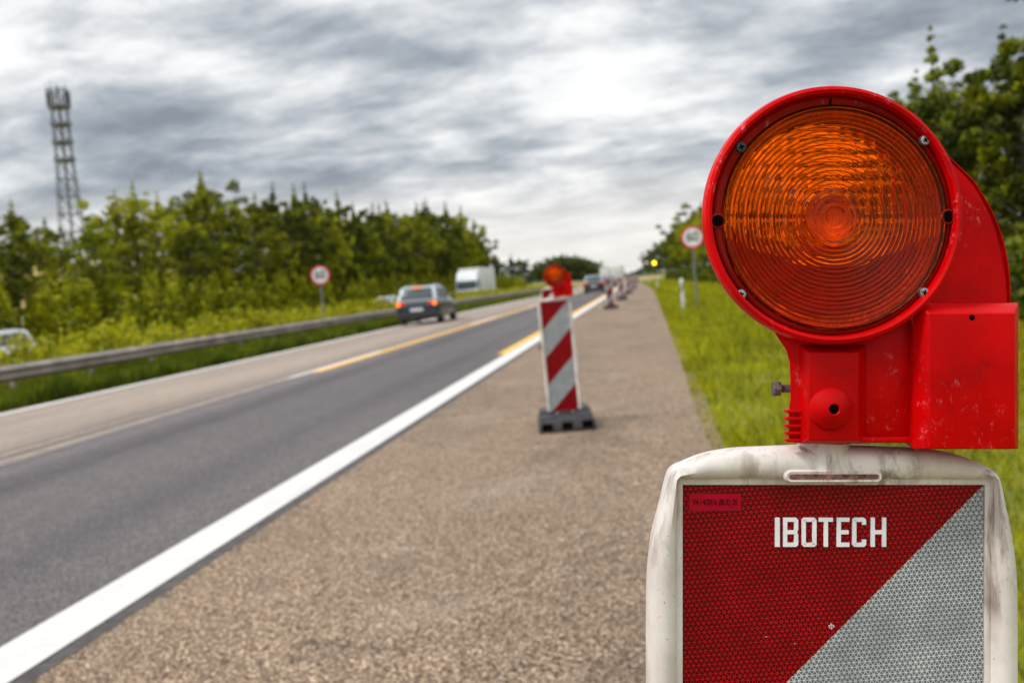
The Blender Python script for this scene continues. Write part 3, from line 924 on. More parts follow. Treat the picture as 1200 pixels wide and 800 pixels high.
# outline of the blade (outer, with its inner partner), clockwise from bottom left; metres, z = 0 at the plate's top edge
HW = 0.125
PL_H = 1.0
side = [(-0.985, 0.1535), (-0.8, 0.1535), (-0.6, 0.1535), (-0.4, 0.1535), (-0.2, 0.1535), (-0.110, 0.1535), (-0.075, 0.1527), (-0.043, 0.1490), (-0.018, 0.1425), (0.004, 0.1365), (0.010, 0.1342), (0.0145, 0.1300)]
top = [(0.1240, 0.0175), (0.1070, 0.0245), (0.0900, 0.0282), (0.0725, 0.0302), (0.0280, 0.0320), (0.0, 0.0322)]
bot = [(0.1500, -1.005), (0.1400, -1.020), (0.10, -1.032), (0.03, -1.036), (0.0, -1.036)]


def outline_pts():
    half = [(x, z) for x, z in bot[::-1]] + [(x, z) for z, x in side] + top           # right half, bottom centre to top centre
    P = []
    for i in range(len(half) - 1):
        p0 = half[max(i - 1, 0)]; p1 = half[i]; p2 = half[i + 1]; p3 = half[min(i + 2, len(half) - 1)]
        for t in (0, 1 / 3, 2 / 3):
            P.append(tuple(0.5 * (2 * b + (c - a) * t + (2 * a - 5 * b + 4 * c - d) * t * t + (3 * b - a - 3 * c + d) * t ** 3) for a, b, c, d in zip(p0, p1, p2, p3)))
    P.append(half[-1])
    return [(-x, z) for x, z in P] + P[::-1][1:-1]


def blade_rings():
    def ring(f):
        """f(outer point, inner point) -> (x, y, z)"""
        pts = []
        L = [((x, z), (max(-HW, min(HW, x)), max(-PL_H, min(0.0, z)))) for x, z in outline_pts()]
        return [f(o_, i_) for o_, i_ in L]
    def mix(t, y, pad=0.0):
        def f(o_, i_):
            sx = (1 if i_[0] > 0 else -1) * pad * (abs(i_[0]) / HW)
            sz = pad if i_[1] > -0.5 else -pad
            if -PL_H < i_[1] < -1e-6: sz = 0
            ix, iz = i_[0] + sx, i_[1] + sz
            return (ix + (o_[0] - ix) * t, y, iz + (o_[1] - iz) * t)
        return f
    return [ring(mix(0, 0.003, 0.0)), ring(mix(0, -0.0025, 0.0005)), ring(mix(0, -0.0035, 0.003)), ring(mix(0, -0.003, 0.005)), ring(mix(0.12, -0.009, 0.005)), ring(mix(0.42, -0.0125, 0.004)),
            ring(mix(0.78, -0.0105, 0.003)), ring(mix(0.94, -0.004, 0.0)), ring(mix(1.0, 0.005)), ring(mix(0.98, 0.020)), ring(mix(0.90, 0.028)), ring(mix(0.1, 0.030))]


def make_barrier(lean_M, foot_dz):
    """warning barrier; the blade hangs in lean_M (z = 0 at the plate's top edge), the foot stands at the root's origin"""
    root = empty('striped_barrier')
    blade_M = lean_M
    def put(o, parent=root):
        o.data.transform(blade_M) ; return o
    fr = MB(); fr.rings(blade_rings(), cap0=False, cap1=True)
    frame = fr.build('frame', M['frame_white'], None, smooth=True, angle=55); frame.parent = root; put(frame)
    # the plate, cut into its stripes
    for nm, col, par in (('red_sheeting', 'sheet_red', 0), ('white_sheeting', 'sheet_white', 1)):
        b = MB()
        for k in range(5):
            if k % 2 != par: continue
            # stripe k lies between d = 0.25k and 0.25(k+1), d = distance down + distance from the left
            pts = []
            poly = [(-HW, 0.0), (HW, 0.0), (HW, -PL_H), (-HW, -PL_H)]
            def clip(poly, a, sgn):
                out = []
                for i in range(len(poly)):
                    P, Q = poly[i], poly[(i + 1) % len(poly)]
                    dp = sgn * (((P[0] + HW) - P[1]) - a); dq = sgn * (((Q[0] + HW) - Q[1]) - a)
                    if dp >= 0: out.append(P)
                    if dp * dq < 0:
                        t = dp / (dp - dq); out.append((P[0] + (Q[0] - P[0]) * t, P[1] + (Q[1] - P[1]) * t))
                return out
            poly = clip(poly, 0.25 * k, 1); poly = clip(poly, 0.25 * (k + 1), -1)
            b.prism(poly, -0.0005, 0.001)
        put(b.build(nm, M[col], root))
    # moulded grip on the top bar and the socket for the lamp
    def slot(x0, x1, z0, z1, y, n=8):
        r = (z1 - z0) / 2; zc_ = (z0 + z1) / 2; out = []
        for k in range(n + 1): a = -PI / 2 + PI * k / n; out.append((x1 - r + r * math.cos(a), y, zc_ + r * math.sin(a)))
        for k in range(n + 1): a = PI / 2 + PI * k / n; out.append((x0 + r + r * math.cos(a), y, zc_ + r * math.sin(a)))
        return out
    hcx0, hcz1 = F(919, 550, 0.013); hcx1, hcz0 = F(1034, 568, 0.013)
    hcz0 += 0.0015
    g = MB(); g.rings([slot(hcx0, hcx1, hcz0, hcz1, 0.0), slot(hcx0, hcx1, hcz0, hcz1, -0.0135), slot(hcx0 + .0015, hcx1 - .0015, hcz0 + .0015, hcz1 - .0015, -0.0155),
                       slot(hcx0 + .003, hcx1 - .003, hcz0 + .003, hcz1 - .003, -0.0150)], True, True)
    put(g.build('grip', M['frame_white'], root, smooth=True, angle=50))
    g = MB(); g.rings([slot(hcx0 + .0035, hcx1 - .0035, hcz0 + .0035, hcz1 - .0035, -0.014), slot(hcx0 + .0035, hcx1 - .0035, hcz0 + .0035, hcz1 - .0035, -0.0155)])
    put(g.build('worn_grip_face', M['rub'], root))
    cxs, czs = F(974, 524, 0.01)
    g = MB(); g.lathe([(0.0250, -0.018), (0.0260, -0.008), (0.0235, 0.004), (0.0205, 0.011), (0.019, 0.018), (0.0185, 0.050)], 28, (cxs, 0.0105, 0.022), axis='z')
    put(g.build('lamp_socket', M['frame_white'], root, smooth=True, angle=50))
    # tenon into the foot
    g = MB(); g.box(-0.045, 0.045, -0.002, 0.022, -1.13, -1.028)
    put(g.build('tenon', M['frame_white'], root, bevel=0.004))
    # foot: heavy recycled slab with hand holes along its front and a raised socket
    ft = MB()
    z = foot_dz
    L_, W_ = 0.25, 0.40
    def sl(xa, ya, zz, yo=0.0): return [(-xa, -ya + yo, zz), (xa, -ya + yo, zz), (xa, ya + yo, zz), (-xa, ya + yo, zz)]
    ft.rings([sl(L_, W_ / 1.0, z), sl(L_, W_, z + 0.03), sl(L_ - 0.018, W_ - 0.03, z + 0.105), sl(L_ - 0.03, W_ - 0.04, z + 0.115)])
    for xx in (-0.17, 0.0, 0.17):
        pass
    foot = ft.build('foot', M['rubber'], root, bevel=0.008)
    for xx in (-0.175, 0.0, 0.175):
        ps = MB(); ps.box(xx - 0.045, xx + 0.045, -W_ - 0.0020, -W_ + 0.05, z + 0.022, z + 0.082)
        ps.build('hand_hole', M['hole'], foot)
    pr = MB()
    for xa, xb in ((-0.24, -0.07), (0.07, 0.24)):
        pr.prism([(xa, z + 0.112), (xb, z + 0.112), (xb - 0.03, z + 0.142), (xa + 0.03, z + 0.142)], -0.06, 0.28)
        pr.prism([(xa, z + 0.112), (xb, z + 0.112), (xb - 0.03, z + 0.130), (xa + 0.03, z + 0.130)], -0.33, -0.12)
    pr.box(-0.065, 0.065, -0.05, 0.07, z + 0.112, z + 0.135)
    pr.build('foot_ridge', M['rubber'], foot, bevel=0.006)
    return root


def strokes(bm_, segs, x, w_, h_, t, z0, y0=-0.0030, y1=-0.0008):
    for (a, b, c, d) in segs: bm_.box(x + a * w_, x + b * w_, y0, y1, z0 + c * h_, z0 + d * h_)


def lettering(parent, T):
    """IBOTECH in squared capitals, cut from white film"""
    b = MB()
    x0, z0 = F(908, 640, 0.001); x1, z1 = F(1038, 606, 0.001)
    h = z1 - z0; k = (x1 - x0) / 130.0
    t = 4.7 * k; c = 2.4 * k
    def bar(xa, xb, za, zb): b.box(xa, xb, -0.0022, -0.0006, za, zb)
    def ring(xa, xb, za, zb, open_right=False):
        # squared O / C with clipped corners
        o_ = [(xa + c, za), (xb - c, za), (xb, za + c), (xb, zb - c), (xb - c, zb), (xa + c, zb), (xa, zb - c), (xa, za + c)]
        if not open_right:
            b.prism([(xa + c, za), (xb - c, za), (xb, za + c), (xb - t, za + t), (xa + t, za + t), (xa, za + c)], -0.0022, -0.0006)
            b.prism([(xa + c, zb), (xb - c, zb), (xb, zb - c), (xb - t, zb - t), (xa + t, zb - t), (xa, zb - c)], -0.0022, -0.0006)
            bar(xb - t, xb, za + c, zb - c)
            bar(xa, xa + t, za + c, zb - c)
        else:
            b.prism([(xa + c, za), (xb - c, za), (xb, za + c), (xb, za + t), (xa + t, za + t), (xa, za + c)], -0.0022, -0.0006)
            b.prism([(xa + c, zb), (xb - c, zb), (xb, zb - c), (xb, zb - t), (xa + t, zb - t), (xa, zb - c)], -0.0022, -0.0006)
            bar(xa, xa + t, za + c, zb - c)
            bar(xb - t, xb, za + t, za + t + 3.6 * k); bar(xb - t, xb, zb - t - 3.6 * k, zb - t)
    X = lambda v: x0 + v * k
    bar(X(0), X(5.4), z0, z1)                                                     # I
    m_ = (z0 + z1) / 2                                                             # B
    bar(X(9.5), X(9.5) + t, z0, z1)
    for za, zb in ((z0, m_ + t * 0.35), (m_ - t * 0.35, z1)):
        b.prism([(X(9.5) + t, za), (X(27) - c, za), (X(27), za + c), (X(27), za + t), (X(9.5) + t, za + t)], -0.00225, -0.0006) if za == z0 else None
        b.prism([(X(9.5) + t, zb), (X(27) - c, zb), (X(27), zb - c), (X(27), zb - t), (X(9.5) + t, zb - t)], -0.00225, -0.0006) if zb == z1 else None
    bar(X(9.5) + t, X(26) , m_ - t * 0.5, m_ + t * 0.5)
    bar(X(27) - t, X(27), z0 + t, m_ - t * 0.45); bar(X(27) - t, X(27), m_ + t * 0.45, z1 - t)
    ring(X(31.2), X(48.4), z0, z1)                                                    # O
    bar(X(51.3), X(67.7), z1 - t, z1); bar(X(59.5) - t / 2, X(59.5) + t / 2, z0, z1 - t)  # T
    bar(X(72.3), X(72.3) + t, z0, z1); bar(X(72.3) + t, X(87), z1 - t, z1); bar(X(72.3) + t, X(86), m_ - t / 2, m_ + t / 2); bar(X(72.3) + t, X(87), z0, z0 + t)   # E
    ring(X(90.4), X(106.5), z0, z1, True)                                           # C
    bar(X(112), X(112) + t, z0, z1); bar(X(130) - t, X(130), z0, z1); bar(X(112) + t, X(130) - t, m_ - t / 2, m_ + t / 2)   # H
    o = b.build('lettering', M['letter_white'], parent); o.data.transform(T)
    sx0, sz1 = F(807, 578, 0); sx1, sz0 = F(868, 598, 0)
    s = MB(); s.box(sx0, sx1, -0.0012, -0.0004, sz0, sz1); s = s.build('sticker', M['sticker'], parent); s.data.transform(T)
    tm = T @ Matrix.Translation(((sx0 + sx1) / 2, -0.0016, (sz0 + sz1) / 2)) @ Matrix.Rotation(PI / 2, 4, 'X')
    text_mesh('sticker_text', 'V4-14/2016 (BLK) 35', 0.0072, M['ink'], s, tm, 0.0001, 0.60)
    qx, qz = F(974, 733, 0)
    tm = T @ Matrix.Translation((qx, -0.0010, qz)) @ Matrix.Rotation(R(-45), 4, 'Y') @ Matrix.Rotation(PI / 2, 4, 'X')
    text_mesh('small_mark', '05', 0.0055, M['letter_white'], parent, tm, 0.0001, 0.8)


# ------------------------------------------------------------------ the warning lamp
def lens_mat():
    m, nt, b = new_mat('amber_lens')
    t = nt.t
    rf = nt.n('ShaderNodeBsdfRefraction'); rf.inputs['Color'].default_value = (1.0, 0.585, 0.10, 1); rf.inputs['IOR'].default_value = 1.45; rf.inputs['Roughness'].default_value = 0.02
    gl = nt.n('ShaderNodeBsdfGlossy'); gl.inputs['Roughness'].default_value = 0.28
    df = nt.n('ShaderNodeBsdfDiffuse'); df.inputs['Color'].default_value = (0.85, 0.10, 0.004, 1)
    m1 = nt.n('ShaderNodeMixShader'); m1.inputs[0].default_value = 0.045
    lk(nt, rf.outputs[0], m1.inputs[1]); lk(nt, df.outputs[0], m1.inputs[2])
    m2 = nt.n('ShaderNodeMixShader'); m2.inputs[0].default_value = 0.012
    lk(nt, m1.outputs[0], m2.inputs[1]); lk(nt, gl.outputs[0], m2.inputs[2])
    lk(nt, m2.outputs[0], t.nodes['Material Output'].inputs[0])
    return m


M['lens'] = lens_mat()
M['bowl'] = plain('orange_reflector', (0.85, 0.30, 0.04), 0.25, metal=0.6, var=0.1, scale=60)
M['shade_red'] = plain('lens_shade_red', (0.46, 0.015, 0.002), 0.35, var=0.3, scale=40, spec=0.2)  # dark red for the plate added to shade the lower lens
M['inner'] = plain('amber_inner', (0.95, 0.45, 0.05), 0.25, metal=0.5, var=0.15, scale=90)


def make_lamp():
    """two-faced round warning lamp; local frame = the blade's (z = 0 at the plate's top edge), front is -y"""
    root = empty('warning_lamp')
    cx_, cz_ = F(978, 251.5, 0.040)
    def rad(px, p): return px * (D0 - p) / FPX
    Ro = rad(152, 0.040)
    # drum with its lipped rim, open in the middle
    ri = rad(131, 0.034)
    g = MB()
    rb_ = ri - 0.004                       # the shell narrows to the rear lens
    g.lathe([(rb_, -0.004), (rb_ + 0.002, 0.0), (rb_ + 0.006, -0.002), (Ro - 0.006, -0.014), (Ro - 0.0015, -0.022), (Ro, -0.027), (Ro + 0.0006, -0.034), (Ro - 0.0008, -0.039),
             (Ro - 0.0035, -0.0405), (Ro - 0.0058, -0.0390), (Ro - 0.0068, -0.0350), (Ro - 0.0072, -0.0305), (Ro - 0.0090, -0.0300)], 128, (cx_, 0, cz_), cap0=False, cap1=False)
    g.build('drum', M['lamp_red'], root, smooth=True, angle=40)
    # flange: the ring the screws sit in
    fx, fz = F(978, 255, 0.034)
    dx, dz = fx - cx_, fz - cz_
    g = MB(); n = 128
    def rg(r, y, ox, oz): return [(cx_ + ox + r * math.cos(2 * PI * k / n), y, cz_ + oz + r * math.sin(2 * PI * k / n)) for k in range(n)]
    g.rings([rg(Ro - 0.0085, -0.027, 0, 0), rg(Ro - 0.0085, -0.0335, 0, 0), rg(Ro - 0.0105, -0.0345, 0, 0), rg(ri + 0.0012, -0.0330, dx, dz), rg(ri, -0.030, dx, dz), rg(ri, -0.024, dx, dz)], False, False)
    g.build('flange', M['lamp_red_dark'], root, smooth=True, angle=40)
    g = MB(); g.rings([rg(ri + 0.0001, -0.0238, dx, dz), rg(ri - 0.001, -0.016, dx, dz), rg(rb_ + 0.0008, -0.010, 0, 0), rg(rb_, -0.004, 0, 0)], False, False)
    g.build('reflector_bowl', M['bowl'], root, smooth=True, angle=60)
    # fresnel lens: solid of amber plastic, rings on the front, a square grid of ribs behind
    nr, na = 330, 192
    ros = []
    def front(r):
        if r < 0.0065: return -0.0355
        if r < 0.0235: return -0.0350 - 0.0004 * (1 - math.cos(2 * PI * (r - 0.0065) / 0.0057))
        t = (r - 0.0235) / (ri - 0.0235)
        k = (r - 0.0235) / 0.0036
        fr_ = k - math.floor(k)
        return -0.0336 - 0.0015 * (fr_ / 0.7 if fr_ < 0.7 else (1 - fr_) / 0.3)
    rsv = [ri * j / nr for j in range(1, nr + 1)]
    g = MB()
    fringe = []
    for r in rsv:
        fringe.append([(cx_ + dx + r * math.cos(2 * PI * k / na), front(r), cz_ + dz + r * math.sin(2 * PI * k / na)) for k in range(na)])
    g.rings(fringe[::-1] , False, True)
    lensf = g
    # back face as its own grid fan with ribs
    back = []
    for r in rsv[::2]:
        ring = []
        for k in range(na):
            a = 2 * PI * k / na
            X_, Z_ = r * math.cos(a), r * math.sin(a)
            p = 0.0105
            fx_ = (X_ / p) % 1.0; fz_ = (Z_ / p) % 1.0
            y_ = -0.0265 + 0.0007 * (4 * (fx_ - 0.5) ** 2) + 0.0006 * (4 * (fz_ - 0.5) ** 2)
            ring.append((cx_ + dx + X_, y_, cz_ + dz + Z_))
        back.append(ring)
    bm_ = g.bm
    V = [[bm_.verts.new(p) for p in r] for r in back]
    for a, b in zip(V, V[1:]):
        for i in range(na): bm_.faces.new((a[i], a[(i + 1) % na], b[(i + 1) % na], b[i]))
    bm_.faces.new(V[0][::-1])
    bmesh.ops.remove_doubles(bm_, verts=bm_.verts, dist=1e-7)
    # join the two faces at the rim
    edge = [e for e in bm_.edges if len(e.link_faces) == 1]
    bmesh.ops.bridge_loops(bm_, edges=edge)
    lens = g.build('lens', M['lens'], root, smooth=True, angle=60)
    # the same lens on the far side, ribbed and plain
    g = MB()
    pf_ = []
    for q in range(46): pf_.append((0.0005 + (rb_ - 0.001) * q / 45, -0.0085 + 0.0008 * (q % 2)))
    pf_ += [(rb_ - 0.0002, -0.008), (rb_ - 0.0002, -0.005), (rb_ * 0.4, -0.002), (0.0004, -0.0015)]
    g.lathe(pf_, 96, (cx_, 0, cz_))
    g.build('rear_lens', M['lens'], root, smooth=True, angle=30)
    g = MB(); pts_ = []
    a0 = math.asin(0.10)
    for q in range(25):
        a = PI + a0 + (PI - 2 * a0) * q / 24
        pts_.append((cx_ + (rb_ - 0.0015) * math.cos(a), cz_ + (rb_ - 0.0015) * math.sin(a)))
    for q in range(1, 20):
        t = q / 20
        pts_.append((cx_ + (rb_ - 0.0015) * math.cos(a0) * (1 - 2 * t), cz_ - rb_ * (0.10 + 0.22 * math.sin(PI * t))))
    g.prism(pts_, -0.0118, -0.0098); g.build('added_lens_shade', M['shade_red'], root)  # added plate, shaped to turn the lower half of the lens dark red
    # reflector cup and bulb in the middle
    g = MB(); g.lathe([(0.0175, -0.019), (0.020, -0.020), (0.0205, -0.015), (0.012, -0.010), (0.0003, -0.0095), (0.010, -0.0115), (0.0165, -0.0155)], 40, (cx_ + dx, 0, cz_ + dz), cap0=False, cap1=False)
    g.build('reflector_cup', M['inner'], root, smooth=True, angle=40)
    # the lower half of the lens is darkened by the plate added above
    # screws in the flange
    for px, py, big_ in ((868, 173, 2), (1083, 165, 0), (868, 345, 0), (1082, 343, 0), (1111, 254, 1), (841, 259, 1)):
        x_, z_ = F(px, py, 0.034)
        if big_ == 1:
            s = MB(); s.lathe([(0.0062, -0.0335), (0.0062, -0.0352), (0.0048, -0.0356), (0.0044, -0.0340)], 24, (x_, 0, z_)); s = s.build('screw_well', M['lamp_red_dark'], root, smooth=True, angle=40)
            MB().lathe([(0.0043, -0.0340), (0.0043, -0.0347)], 20, (x_, 0, z_)).build('hole', M['hole'], s)
        else:
            s = MB(); s.lathe([(0.0044, -0.0325), (0.0044, -0.0352), (0.0036, -0.0366), (0.0018, -0.0371)], 20, (x_, 0, z_)); s = s.build('screw', M['screw'] if big_ == 0 else M['rubber'], root, smooth=True, angle=40)
            cr = MB(); a = px * 0.7
            for q in (0, PI / 2):
                cr.box(-0.0021, 0.0021, -0.0374, -0.0366, -0.0006, 0.0006, M=Matrix.Translation((x_, 0, z_)) @ Matrix.Rotation(a + q, 4, 'Y'))
            cr.build('cross_slot', M['hole'], s)
    # small moulding seam at the top of the rim
    x_, z_ = F(973, 115, 0.034)
    MB().box(x_ - 0.0006, x_ + 0.0006, -0.0352, -0.034, z_ - 0.006, z_).build('seam', M['hole'], root)
    # side housing that sweeps from the drum down to the battery box
    p = 0.010
    out = [(1095, 178), (1110, 183), (1125, 197), (1140, 212), (1150, 227), (1161, 246), (1170, 267), (1176, 287), (1180, 307), (1182.5, 330), (1183, 360), (1075, 360), (1082, 345), (1100, 315), (1110, 285), (1114, 250), (1110, 220), (1103, 200)]
    rr = []
    for y_, sh in ((-p + 0.003, 3.0), (-p, 4.5), (-p + 0.0, 4.5)): pass
    def outline(y_, inset):
        c0 = F(1145, 300, 0.010)
        res = []
        for px, py in out:
            x_, z_ = F(px, py, 0.010)
            vx, vz = x_ - c0[0], z_ - c0[1]; L = math.hypot(vx, vz)
            res.append((x_ - vx / L * inset, y_, z_ - vz / L * inset))
        return res
    MB().rings([outline(-0.011, 0.0045), outline(-0.0085, 0.004), outline(-0.0085, 0.0012), outline(-0.012, 0.001), outline(-0.012, 0.0), outline(0.012, 0.004), outline(0.022, 0.012)]).build('side_housing', M['lamp_red'], root, smooth=True, angle=35)
    # battery box
    pf = 0.042
    def rect(a, b, c, d, p_, y_=None):
        x0_, z1_ = F(a, c, p_); x1_, z0_ = F(b, d, p_)
        y_ = -p_ if y_ is None else y_
        return [(x0_, y_, z0_), (x1_, y_, z0_), (x1_, y_, z1_), (x0_, y_, z1_)]
    back_ = rect(1071, 1197, 354, 527, 0.034)
    bx_ = MB(); bx_.rings([rect(1089, 1189, 367, 526, pf), rect(1071.5, 1196, 354.5, 526.5, 0.031, -0.028), [(a, 0.030, c) for a, _, c in rect(1083, 1193, 357, 520, 0.031)]])
    box = bx_.build('battery_box', M['lamp_red'], root, bevel=0.0012, seg=3)
    hx, hz = F(1139, 372, pf)
    MB().lathe([(0.0022, -pf + 0.001), (0.0022, -pf - 0.0003)], 16, (hx, 0, hz)).build('hole', M['hole'], box)
    # clamp block under the drum: recessed back plate, raised block, boss
    pb = 0.016
    prof = [(905, 385), (913, 398), (921, 410), (925, 424), (926, 445), (926, 470), (924, 478), (924, 514), (930, 519), (985, 521), (1020, 518), (1080, 518), (1080, 356), (1062, 372), (1035, 385), (1005, 392), (978, 393), (945, 391), (920, 386)]
    front_ = [(F(a, b, pb)[0], -pb, F(a, b, pb)[1]) for a, b in prof]
    MB().rings([front_, [(a + (0.013 if a < F(1000, 0, pb)[0] else 0.0), 0.022, c) for a, _, c in front_]]).build('clamp_plate', M['lamp_red'], root, bevel=0.0010, seg=2)
    blk = MB()
    blk.rings([rect(948, 1006, 413, 516, 0.030), rect(937, 1015.5, 404, 519.5, 0.017), [(a, -0.004, c) for a, _, c in rect(937, 1015.5, 404, 519.5, 0.017)]])
    block = blk.build('clamp_block', M['lamp_red'], root, bevel=0.0009, seg=3)
    lip = MB(); a0, zt = F(1010, 512, 0.024); a1, zb = F(1074, 519, 0.024)
    lip.box(a0, a1, -0.024, -0.010, zb, zt); lip.build('lower_lip', M['lamp_red'], root, bevel=0.001)
    bxx, bzz = F(975, 478, 0.034)
    bs = MB(); bs.lathe([(0.0170, -0.0285), (0.0174, -0.0308), (0.0165, -0.0330), (0.0112, -0.0372), (0.0070, -0.0392), (0.0046, -0.0398), (0.0040, -0.0392), (0.0040, -0.0330)], 32, (bxx, 0, bzz - 0.0006))
    boss = bs.build('lock_boss', M['lamp_red'], root, smooth=True, angle=25)
    MB().lathe([(0.0039, -0.0330), (0.0039, -0.0380)], 16, (bxx, 0, bzz - 0.0006)).build('hole', M['hole'], boss)
    # little square ribs at the lower left and the clamping bolt
    rb = MB()
    for k in range(5):
        xa, za = F(921, 480 + 8.5 * k, 0.018); xb, zb = F(944, 484 + 8.5 * k, 0.018)
        rb.box(xa, xb, -0.0195, -0.010, zb, za)
    rb.build('grip_rib', M['lamp_red'], root, bevel=0.0009)
    bl = MB(); zc_ = F(910, 455, 0.0)[1]
    xh0, _ = F(905, 455, 0.0); xh1, _ = F(913.5, 455, 0.0); xs, _ = F(930, 455, 0.0)
    bl.lathe([(0.0066, xh0), (0.0066, xh1)], 6, (0, -0.002, zc_), axis='x', M=None)
    bolt = bl.build('bolt_head', M['rust'], root, bevel=0.0005)
    sh_ = MB(); prof_ = []
    x_ = xh1
    while x_ < xs: prof_ += [(0.0031, x_), (0.0036, x_ + 0.0006)]; x_ += 0.0012
    sh_.lathe(prof_, 16, (0, -0.002, zc_), axis='x'); sh_.build('bolt_shank', M['rust'], bolt, smooth=True, angle=50)
    # the drum holds no tray; only the added plate darkens its lower half
    return root


I4 = Matrix.Identity(4)
PLATE_Z = 1.13
# foreground barrier: stands askew in its foot, square to the camera
cam_M = cam.matrix_world.copy()
camR = CAM_ROT.to_4x4()
local_axes = Matrix(((1, 0, 0), (0, 0, 1), (0, -1, 0))).to_4x4().transposed()       # blade axes (right, away, up) in camera axes
rightv = CAM_ROT @ Vector((1, 0, 0)); fwd = CAM_ROT @ Vector((0, 0, -1)); upv = CAM_ROT @ Vector((0, 1, 0))
P0 = Vector((0, 0, CAM_H)) + fwd * D0 + rightv * ((976 - 600) * D0 / FPX) + upv * (-(568 - 400) * D0 / FPX)
Bm = Matrix((rightv, fwd, upv)).transposed().to_4x4(); Bm.translation = P0
base_pt = P0 - upv * (P0.z - 0.03) / upv.z
base_pt.z = 0.0
rootM = Matrix.Translation(base_pt) @ Matrix.Rotation(math.atan2(-fwd.x, fwd.y), 4, 'Z')
near = make_barrier(rootM.inverted() @ Bm, 0.004)
near.matrix_world = rootM
lettering(near, rootM.inverted() @ Bm)
tag(near, 'striped barrier blade with white lettering filling the right foreground', 'barrier')
near_lamp = make_lamp()
near_lamp.matrix_world = Bm
tag(near_lamp, 'large scuffed red lamp with amber ribbed lens on the foreground barrier', 'warning lamp')

GB = 'striped barriers along the hard shoulder'
stand = Matrix.Translation((0, -0.01, PLATE_Z))
std = make_barrier(stand, 0.004)


def put_barrier(u, y, rz, tilt, label, first=False):
    o = std if first else copy_tree(std)
    o.location = W(u, y); o.rotation_euler = (0, tilt, rz)
    tag(o, label, 'barrier', GB)
    return o


def put_lamp(b, label, yaw=0.0):
    l = copy_tree(near_lamp)
    bpy.context.view_layer.update()
    l.matrix_world = b.matrix_world @ stand @ Matrix.Translation((0.035, 0, 0)) @ Matrix.Rotation(yaw, 4, 'Z')
    tag(l, label, 'warning lamp')
    return l


b2 = put_barrier(-0.825, 8.80, R(7), R(-1.3), 'striped barrier on a black foot in the middle of the shoulder, second from the camera', True)
put_lamp(b2, 'small red lamp with orange lens on the second striped barrier', R(10))
b3 = put_barrier(-1.93, 19.0, R(4), 0, 'striped barrier mostly hidden behind the second one, its top left corner showing')
names = [(38.5, -1.52), (50, -1.35), (58, -1.5), (66, -1.2), (76, -1.35), (88, -1.0), (98, -1.15), (110, -0.9), (124, -1.0), (140, -0.7), (156, -0.8), (174, -0.5), (192, -0.4), (212, -0.2), (234, 0.0)]
for k, (y, u) in enumerate(names):
    put_barrier(u, y, R(random.Random(k).uniform(-8, 12)), R(random.Random(k + 50).uniform(-2, 2)),
                'striped barrier with a wide black foot beside the far dark car' if k == 0 else 'small striped barrier in the distant row down the shoulder')


# ------------------------------------------------------------------ vehicles
def paintm(name, col, rough=0.28): return plain(name, col, rough, metal=0.15, var=0.05, scale=2, coat=0.5)


M['car_grey'] = paintm('dark_blue_grey_paint', (0.010, 0.018, 0.028))
M['car_silver'] = paintm('silver_roof_paint', (0.52, 0.58, 0.62))
M['car_black'] = paintm('black_paint', (0.02, 0.02, 0.025))
M['car_white'] = paintm('white_paint_car', (0.80, 0.81, 0.82))
M['car_red'] = paintm('red_paint_car', (0.55, 0.02, 0.02))
M['glass'] = plain('tinted_glass', (0.045, 0.065, 0.075), 0.22, var=0.05, spec=0.5)
M['trim'] = plain('black_trim', (0.022, 0.022, 0.024), 0.55, var=0.1)
M['tyre'] = plain('tyre', (0.018, 0.018, 0.018), 0.8)
M['rim'] = plain('alloy_rim', (0.45, 0.46, 0.48), 0.3, metal=0.8)
M['tail'] = plain('lit_tail_lamp', (0.5, 0.01, 0.02), 0.2, emit=(1.0, 0.03, 0.04), estr=0.35)
M['brake'] = plain('lit_brake_lamp', (0.8, 0.2, 0.03), 0.2, emit=(1.0, 0.25, 0.02), estr=1.0)
M['plate'] = plain('number_plate', (0.72, 0.72, 0.72), 0.4, var=0.05)
M['blue'] = plain('plate_blue', (0.02, 0.08, 0.5), 0.4)
M['tarp'] = plain('trailer_white', (0.72, 0.73, 0.68), 0.5, var=0.05, scale=0.4)
M['headlight'] = plain('headlight', (0.7, 0.72, 0.75), 0.1, emit=(1, 1, 1), estr=0.0)


def wheel(parent, x, y, r, wdt=0.22):
    s = 1 if x > 0 else -1
    w_ = MB(); w_.lathe([(r * 0.62, x - wdt / 2), (r * 0.94, x - wdt / 2), (r, x - wdt / 2 + 0.03), (r, x + wdt / 2 - 0.03), (r * 0.94, x + wdt / 2), (r * 0.62, x + wdt / 2)], 28, (0, y, r), axis='x')
    t = w_.build('wheel', M['tyre'], parent, smooth=True, angle=40)
    h = MB(); xo = x + s * (wdt / 2 + 0.004)
    h.lathe([(0.06, xo), (0.06, xo - s * 0.02)], 12, (0, y, r), axis='x')
    for k in range(5):
        a = 2 * PI * k / 5
        h.box(min(xo, xo - s * 0.02), max(xo, xo - s * 0.02), -0.035, 0.035, 0.04, r * 0.64, M=Matrix.Translation((0, y, r)) @ Matrix.Rotation(a, 4, 'X'))
    h.lathe([(r * 0.64, xo), (r * 0.58, xo), (r * 0.58, xo - s * 0.04), (r * 0.64, xo - s * 0.04)], 28, (0, y, r), axis='x', cap0=False, cap1=False)
    h.build('rim', M['rim'], t)


